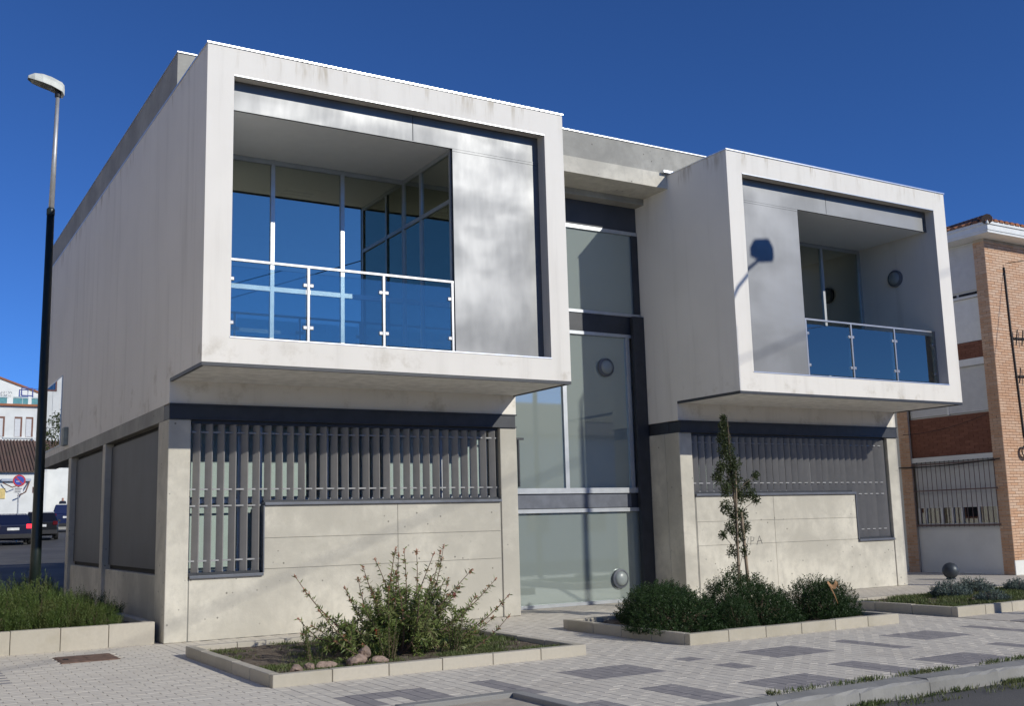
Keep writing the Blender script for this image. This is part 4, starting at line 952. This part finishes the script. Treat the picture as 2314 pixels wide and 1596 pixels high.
# ================================================================== BACKGROUND STREET (left)
def wheel(c, r, wdt, parent, side):
    o = MB().lathe([(r*.62, -wdt/2), (r*.96, -wdt/2), (r, -wdt*.35), (r, wdt*.35), (r*.96, wdt/2), (r*.62, wdt/2)], c, (1, 0, 0), 20).build('wheel', 'tyre', parent)
    MB().lathe([(0, wdt*.30), (r*.2, wdt*.36), (r*.5, wdt*.30), (r*.63, wdt*.46)], c, (side, 0, 0), 20).build('rim', 'rim', o)
def car(name, label, loc, rz, st, paint, Wd, lit=False, tailz=.85, r=.30):
    """st: stations along the length (y, bottom, belt, roof, half width at belt, half width at roof), rear first"""
    t = thing(name, label, 'car', (0, 0, 0), 'cars parked along the street'); n = 8
    mb = MB(); vs = []
    for y, zb, zm, zt, hm, ht in st:
        vs += [(-hm*.93, y, zb), (-hm, y, zb+.16), (-hm, y, zm), (-ht, y, zt), (ht, y, zt), (hm, y, zm), (hm, y, zb+.16), (hm*.93, y, zb)]
    k = len(st); fs = [(a*n+i, a*n+(i+1) % n, (a+1)*n+(i+1) % n, (a+1)*n+i) for a in range(k-1) for i in range(n)]
    fs += [tuple(range(n))[::-1], tuple((k-1)*n+i for i in range(n))]
    body = mb.add(vs, [f[::-1] for f in fs]).build('body', paint, t, bevel=.03)
    def quad(p, nm, mat, par=None, off=.006):
        p = [Vector(q) for q in p]; c = sum(p, Vector())/4; nrm = (p[1]-p[0]).cross(p[3]-p[0]).normalized()
        if nrm.dot(c-Vector((0, c.y*.6, .9))) < 0: nrm = -nrm
        q = [c+(v-c)*.90+nrm*off for v in p]; qq = [v-nrm*(off+.01) for v in q]
        return MB().add(q+qq, [(0, 1, 2, 3), (7, 6, 5, 4), (0, 4, 5, 1), (1, 5, 6, 2), (2, 6, 7, 3), (3, 7, 4, 0)]).build(nm, mat, par or body)
    cab = [i for i, s in enumerate(st) if s[3]-s[2] > .25]; a, b = cab[0], cab[-1]
    def pt(i, side, top): s = st[i]; return (side*(s[5] if top else s[4]), s[0], s[3] if top else s[2])
    quad([pt(a-1, -1, 1), pt(a-1, 1, 1), pt(a, 1, 1), pt(a, -1, 1)], 'rear_window', 'carglass')
    quad([pt(b+1, -1, 1), pt(b+1, 1, 1), pt(b, 1, 1), pt(b, -1, 1)], 'windscreen', 'carglass')
    for sd in (-1, 1):
        for i in range(a, b): quad([pt(i, sd, 0), pt(i+1, sd, 0), pt(i+1, sd, 1), pt(i, sd, 1)], 'side_window', 'carglass')
        quad([(sd*st[b][4], st[b][0], st[b][2]), (sd*st[b+1][4], st[b+1][0], st[b+1][2]), (sd*st[b][5], st[b][0], st[b][3]), (sd*st[b][5], st[b][0]-.02, st[b][3])], 'quarter_window', 'carglass')
        hy = st[0][0]; hw = st[0][4]
        MB().box(sd*(hw-.24), sd*(hw+.004), hy-.025, hy+.10, tailz-.10, tailz+.10).build('tail_lamp', 'taillit' if (lit and sd > 0) else 'tail', body, bevel=.02)
        fy = st[-1][0]; fw_ = st[-1][4]
        MB().box(sd*(fw_-.34), sd*(fw_-.02), fy-.06, fy+.02, .58, .74).build('headlamp', 'headlamp', body, bevel=.02)
        MB().box(sd*(Wd/2+.01), sd*(Wd/2+.17), st[b][0]+.12, st[b][0]+.20, st[b][2]+.02, st[b][2]+.16).build('mirror', 'trim', body, bevel=.02)
    MB().box(-.26, .26, st[0][0]-.03, st[0][0]-.012, tailz-.18, tailz-.06).build('number_plate', 'plate', body)
    MB().box(-Wd/2+.06, Wd/2-.06, st[0][0]-.06, st[0][0]+.1, .28, .50).build('bumper', 'trim', body, bevel=.03)
    wy = (st[0][0]+.75, st[-1][0]-.82)
    for sd in (-1, 1):
        for y in wy: wheel((sd*(Wd/2-.08), y, r), r, .2, t, sd)
    t.location = loc; t.rotation_euler = (0, 0, rz); return t
hatch = [(-2.0, .30, .60, .92, .80, .74), (-1.92, .28, .88, .98, .84, .72), (-1.62, .22, .92, 1.40, .85, .62), (-.9, .2, .92, 1.47, .86, .62), (.3, .2, .90, 1.44, .86, .62), (1.0, .2, .90, .98, .86, .70), (1.8, .22, .78, .84, .82, .66), (2.0, .30, .55, .66, .74, .62)]
suv = [(-2.3, .42, .75, 1.05, .88, .82), (-2.22, .40, 1.0, 1.10, .91, .80), (-2.0, .36, 1.06, 1.66, .92, .70), (-1.0, .34, 1.06, 1.74, .92, .70), (.4, .34, 1.04, 1.70, .92, .70), (1.1, .34, 1.04, 1.12, .92, .76), (2.1, .36, .94, 1.0, .88, .72), (2.3, .44, .65, .80, .80, .66)]
dkblue = m_carpaint('dark_blue_paint', (.008, .012, .04)); black = m_carpaint('black_paint', (.008, .008, .009)); navy = m_carpaint('navy_paint', (.012, .02, .075)); green = m_carpaint('dark_grey_paint', (.02, .025, .022))
def gz(y): return -.135+rise(y)
car('parked_car', 'dark blue hatchback with its right tail lamp glowing red', (2.62, 44.6, gz(44)+.0), R_(-3), hatch, dkblue, 1.7, True)
car('parked_car', 'black car half hidden behind the street lamp post', (4.55, 49.5, gz(49)+.0), R_(-6), hatch, black, 1.7)
car('parked_car', 'dark blue tall car with roof rails next to the building corner', (7.75, 62.0, gz(62)+.0), R_(-8), suv, navy, 1.84, tailz=1.0, r=.34)
car('parked_car', 'dark car cut off by the left picture edge', (.72, 40.5, gz(40)+.0), R_(176), hatch, green, 1.7)
# road sign
sg = thing('road_sign', 'round blue and red no-parking sign with a white plate below', 'road sign', (3.15, 47, gz(47)))
zc = 4.22
MB().tube([(3.15, 47, gz(47)), (3.15, 47, zc+.2)], .035, 10).build('post', 'pole_grey', sg)
dk = MB().lathe([(0, .0), (.30, .0), (.30, .02), (0, .02)], (3.15, 46.93, zc), (0, -1, 0), 32).build('disc', 'red', sg)
MB().lathe([(0, .021), (.225, .021), (.225, .025), (0, .025)], (3.15, 46.93, zc), (0, -1, 0), 32).build('blue_field', 'blue', dk)
MB().add([(3.15-.18, 46.90, zc+.14), (3.15-.14, 46.90, zc+.18), (3.15+.18, 46.90, zc-.14), (3.15+.14, 46.90, zc-.18), (3.15-.18, 46.908, zc+.14), (3.15-.14, 46.908, zc+.18), (3.15+.18, 46.908, zc-.14), (3.15+.14, 46.908, zc-.18)], [(0, 1, 2, 3), (7, 6, 5, 4), (0, 4, 5, 1), (1, 5, 6, 2), (2, 6, 7, 3), (3, 7, 4, 0)]).build('slash', 'red', dk)
MB().box(3.0, 3.16, 46.892, 46.898, zc-.06, zc-.03).build('white_mark', 'plate', dk)
pt_ = MB().box(2.91, 3.35, 46.93, 46.945, 3.58, 3.88).build('text_plate', 'plate', sg)
for z in (3.82, 3.73, 3.64): MB().box(2.96, 3.30-(.06 if z < 3.8 else 0), 46.925, 46.929, z-.018, z+.018).build('text_line', 'ink', pt_)
# low white house with old tiled roof
def tiled_house():
    y = 74.0; t = thing('tiled_house', 'low white house with weathered brown tiled roof behind the parked cars', 'house', (0, y+4, gz(y)))
    g0 = gz(y); ez = 6.15; xr = 8.05
    MB().box(-26, xr, y, y+8, g0, ez).build('wall', 'white', t)
    MB().prism([(y+.02, ez), (y+8, ez), (y+8, 9.4)], 'x', xr-.25, xr, 0).build('gable', 'white', t)
    sl = (8.72-ez)/5.6; rf = MB().add([(-26, y-.35, ez), (xr-.25, y-.35, ez), (xr-.25, y+5.6, ez+5.95*sl), (-26, y+5.6, ez+5.95*sl), (-26, y-.35, ez-.06), (xr-.25, y-.35, ez-.06)], [(0, 1, 2, 3), (4, 5, 1, 0)]).build('roof', 'tileold', t)
    m = MB(); x = -26.0; n = 5
    while x < xr-.3:
        vs = []
        for q in (0, 5.95):
            for j in range(n): a = math.pi*j/(n-1); vs.append((x-math.cos(a)*.085, y-.40+q, ez+.0+q*sl+math.sin(a)*.085))
        m.add(vs, [(j, j+1, n+j+1, n+j) for j in range(n-1)]+[tuple(range(n))[::-1]]); x += .235+random.uniform(-.01, .01)
    o = m.build('roof_tiles', 'tileold', rf); o['kind'] = 'stuff'
    for xx in (7.05, 7.42): 
        f = MB().box(xx, xx+.20, y-.03, y-.002, 4.55, 5.0).build('window', 'brownsh', t); MB().box(xx+.04, xx+.16, y-.036, y-.031, 4.6, 4.95).build('pane', 'carglass', f)
    lt = MB().box(.5, 5.2, y-.06, y-.002, 4.15, 4.9).build('yellow_lintel', 'yellow', t)
    MB().box(1.0, 4.15, y-.1, y-.002, g0, 4.55).build('garage_door', 'whitepaint', t); MB().box(1.0, 4.15, y-.15, y-.101, 4.2, 4.6).build('door_shade', 'brownsh', lt)
    aw = MB().box(4.9, 6.9, y-.25, y-.002, 5.42, 5.60).build('awning', 'aluf', t)
    MB().tube([(6.8, y-.2, 5.4), (6.5, y-.7, 4.6), (6.0, y-.5, 4.3)], .05, 6).tube([(5.0, y-.2, 5.3), (5.6, y-.6, 4.95), (6.3, y-.3, 5.2)], .04, 6).build('awning_arm', 'brownsh', aw)
tiled_house()
def white_block():
    y = 82.0; t = thing('white_building', 'tall white gabled building with terrace behind the tiled roof', 'building', (0, y+6, gz(y))); g0 = gz(y)
    k = 95.1/79.1                               # drawn at the distance of the facade
    def Z(z): return 1.46+(z-1.46)*k
    def Xx(x): return -3.43+(x+3.43)*k
    MB().box(-22, 12, y, y+10, g0, Z(10.2)).build('wall', 'white', t)
    gb = [(Xx(-8), Z(10.2)), (Xx(10.5), Z(10.2)), (Xx(6.1), Z(11.7)), (Xx(1.5), Z(13.4)), (Xx(-8), Z(10.3))]
    MB().prism(gb[::-1], 'y', y+4, y+10).build('gable', 'white', t)
    m = MB(); 
    for a, b in ((gb[1], gb[2]), (gb[2], gb[3]), (gb[3], gb[4])): m.tube([(a[0], y+3.95, a[1]+.04), (b[0], y+3.95, b[1]+.04)], .10, 6)
    m.build('roof_edge', 'tile', t)
    MB().box(-22, 12.2, y-.25, y-.002, Z(10.14), Z(10.28)).build('cornice', 'tile', t)
    MB().box(Xx(4.1), 12, y-.1, y-.002, Z(7.95), Z(8.04)).build('sill_course', 'white', t)
    for xa, xb in ((4.78, 5.26), (5.48, 5.95), (3.5, 4.18), (6.4, 6.95), (7.6, 8.1)):
        f = MB().box(Xx(xa), Xx(xb), y-.012, y-.002, Z(8.06), Z(9.42)).build('window', 'brownsh', t); MB().box(Xx(xa)+.02, Xx(xb)-.14, y-.03, y-.013, Z(8.06)+.02, Z(9.42)-.16).build('shutter', 'shutter', f)
    tb = MB().box(-24, 1.5, y-.4, y+9, g0, 19.5).build('tall_wing', 'white', t)
    for k_ in range(9):
        xx = -23+k_*2.7; f = MB().box(xx, xx+.8, y-.46, y-.402, 13.2, 17.2).build('window', 'brownsh', tb); MB().box(xx+.1, xx+.7, y-.47, y-.461, 13.3, 17.1).build('pane', 'carglass', f)
    rl = MB(); 
    for xa, xb in ((3.3, 4.35), (4.62, 5.58), (5.75, 6.6)): rl.tube([(Xx(xa), y-.1, Z(10.72)), (Xx(xb), y-.1, Z(10.72))], .04, 6)
    rl = rl.build('terrace_railing', 'whitepaint', t)
    for xa, xb in ((3.3, 4.25), (4.62, 5.2), (5.22, 5.56), (5.78, 6.5)):
        MB().box(Xx(xa), Xx(xb), y-.08, y-.05, Z(10.30), Z(10.78)).build('teal_panel', 'teal', rl); 
    for xa, xb, z0, z1 in ((5.02, 5.55, 10.8, 11.3), (5.85, 6.5, 10.6, 11.38), (5.15, 5.85, 10.9, 11.42)):
        MB().tube([(Xx(xa), y+.2, Z(z0)), (Xx(xa), y+.2, Z(z1)), (Xx(xb), y+.2, Z(z1)), (Xx(xb), y+.2, Z(z0)), (Xx(xa), y+.2, Z(z0))], .06, 6).build('blue_frame', 'bluem', t)
    sc = MB(); random.seed(8)
    for row in (11.45, 11.25):
        for i in range(6):
            x = Xx(4.1)+i*.14*k; pts = [(x+random.uniform(-.06, .1), y+3.97, Z(row)+random.uniform(-.12, .12)) for _ in range(4)]; sc.tube(pts, .018, 4)
    sc.build('graffiti', simple('faint_graffiti', (.45, .45, .46), .9), t)
white_block()
# person behind the tall car
struct(MB().box(6.2, 30, 69.5, 73.99, 1.2, 2.36).build('raised_footpath', 'concrete2'))
def person():
    y = 71.0; x = 8.75; g0 = 2.36; h = 1.76
    t = thing('person', 'person in a dark jacket standing behind the tall dark blue car', 'person', (x, y, g0)); k = h/1.76
    J = [(0, 0, .95), (0, 0, 1.15), (0, 0, 1.40), (0, 0, 1.50), (0, -.01, 1.60), (0, -.01, 1.72), (-.19, 0, 1.42), (-.25, 0, 1.14), (-.24, -.06, .90), (-.24, -.08, .80), (.19, 0, 1.42), (.25, 0, 1.14), (.24, -.06, .90), (.24, -.08, .80),
         (-.10, 0, .90), (-.11, -.02, .50), (-.11, .02, .08), (-.11, -.12, .04), (.10, 0, .90), (.11, .02, .50), (.11, .06, .08), (.11, -.08, .04)]
    E_ = [(0, 1), (1, 2), (2, 3), (3, 4), (4, 5), (2, 6), (6, 7), (7, 8), (8, 9), (2, 10), (10, 11), (11, 12), (12, 13), (0, 14), (14, 15), (15, 16), (16, 17), (0, 18), (18, 19), (19, 20), (20, 21)]
    Rr = [.15, .15, .16, .06, .085, .08, .07, .05, .035, .035, .07, .05, .035, .035, .09, .062, .045, .04, .09, .062, .045, .04]
    me = bpy.data.meshes.new('body'); me.from_pydata([(a*k, b*k, c*k) for a, b, c in J], E_, [])
    o = bpy.data.objects.new('body', me); COL.objects.link(o); o.parent = t
    o.modifiers.new('skin', 'SKIN'); o.modifiers.new('sub', 'SUBSURF').render_levels = 2; o.modifiers['sub'].levels = 2
    for v, r in zip(me.skin_vertices[0].data, Rr): v.radius = (r, r*.85 if r > .1 else r)
    me.skin_vertices[0].data[0].use_root = True
    dg = bpy.context.evaluated_depsgraph_get(); dg.update(); em = bpy.data.meshes.new_from_object(o.evaluated_get(dg)); o.modifiers.clear(); o.data = em
    for m in ('skin', 'jacket', 'trousers'): em.materials.append(MT[m])
    for p in em.polygons:
        c = p.center; p.use_smooth = True; p.material_index = 0 if (c.z > 1.49 or (abs(c.x) > .19 and c.z < .87)) else (1 if c.z > .93 else 2)
    t.rotation_euler = (0, 0, 2.6)
person()
# tree at the left picture edge
def edge_tree():
    random.seed(15); b = Vector((-3.4, 31, gz(31))); t = thing('street_tree', 'dark green tree at the left picture edge', 'tree', tuple(b))
    tr = MB().tube([b, b+Vector((.1, 0, 1.6)), b+Vector((0, .1, 3.2))], [.16, .12, .06], 9); lf = MB()
    for i in range(16):
        a = random.uniform(0, 6.28); e = b+Vector((math.cos(a)*1.5, math.sin(a)*1.3, random.uniform(2.3, 4.9))); s = b+Vector((0, 0, random.uniform(1.5, 3))); tr.tube([s, (s+e)/2+Vector((0, 0, .15)), e], [.05, .035, .012], 6)
    for i in range(70):
        v = rvec(); c = b+Vector((v.x*1.9, v.y*1.7, 3.7+v.z*1.65))*1
        for _ in range(90): o = rvec()*random.random()**.4*.42; leaf(lf, c+o, rvec(), random.uniform(.09, .16), .06)
    tr.build('trunk', 'bark', t); lf.build('crown', 'treeleaf', t)
edge_tree()
# low dark shrub by the rear corner of the side wall
plant('rosemary_bush', ros[1], 'dark shrub far back beside the rear corner of the side wall', 'bush', (-.35, 11.6, gz(11)), 1, (1.2, 1.2, 1.3))
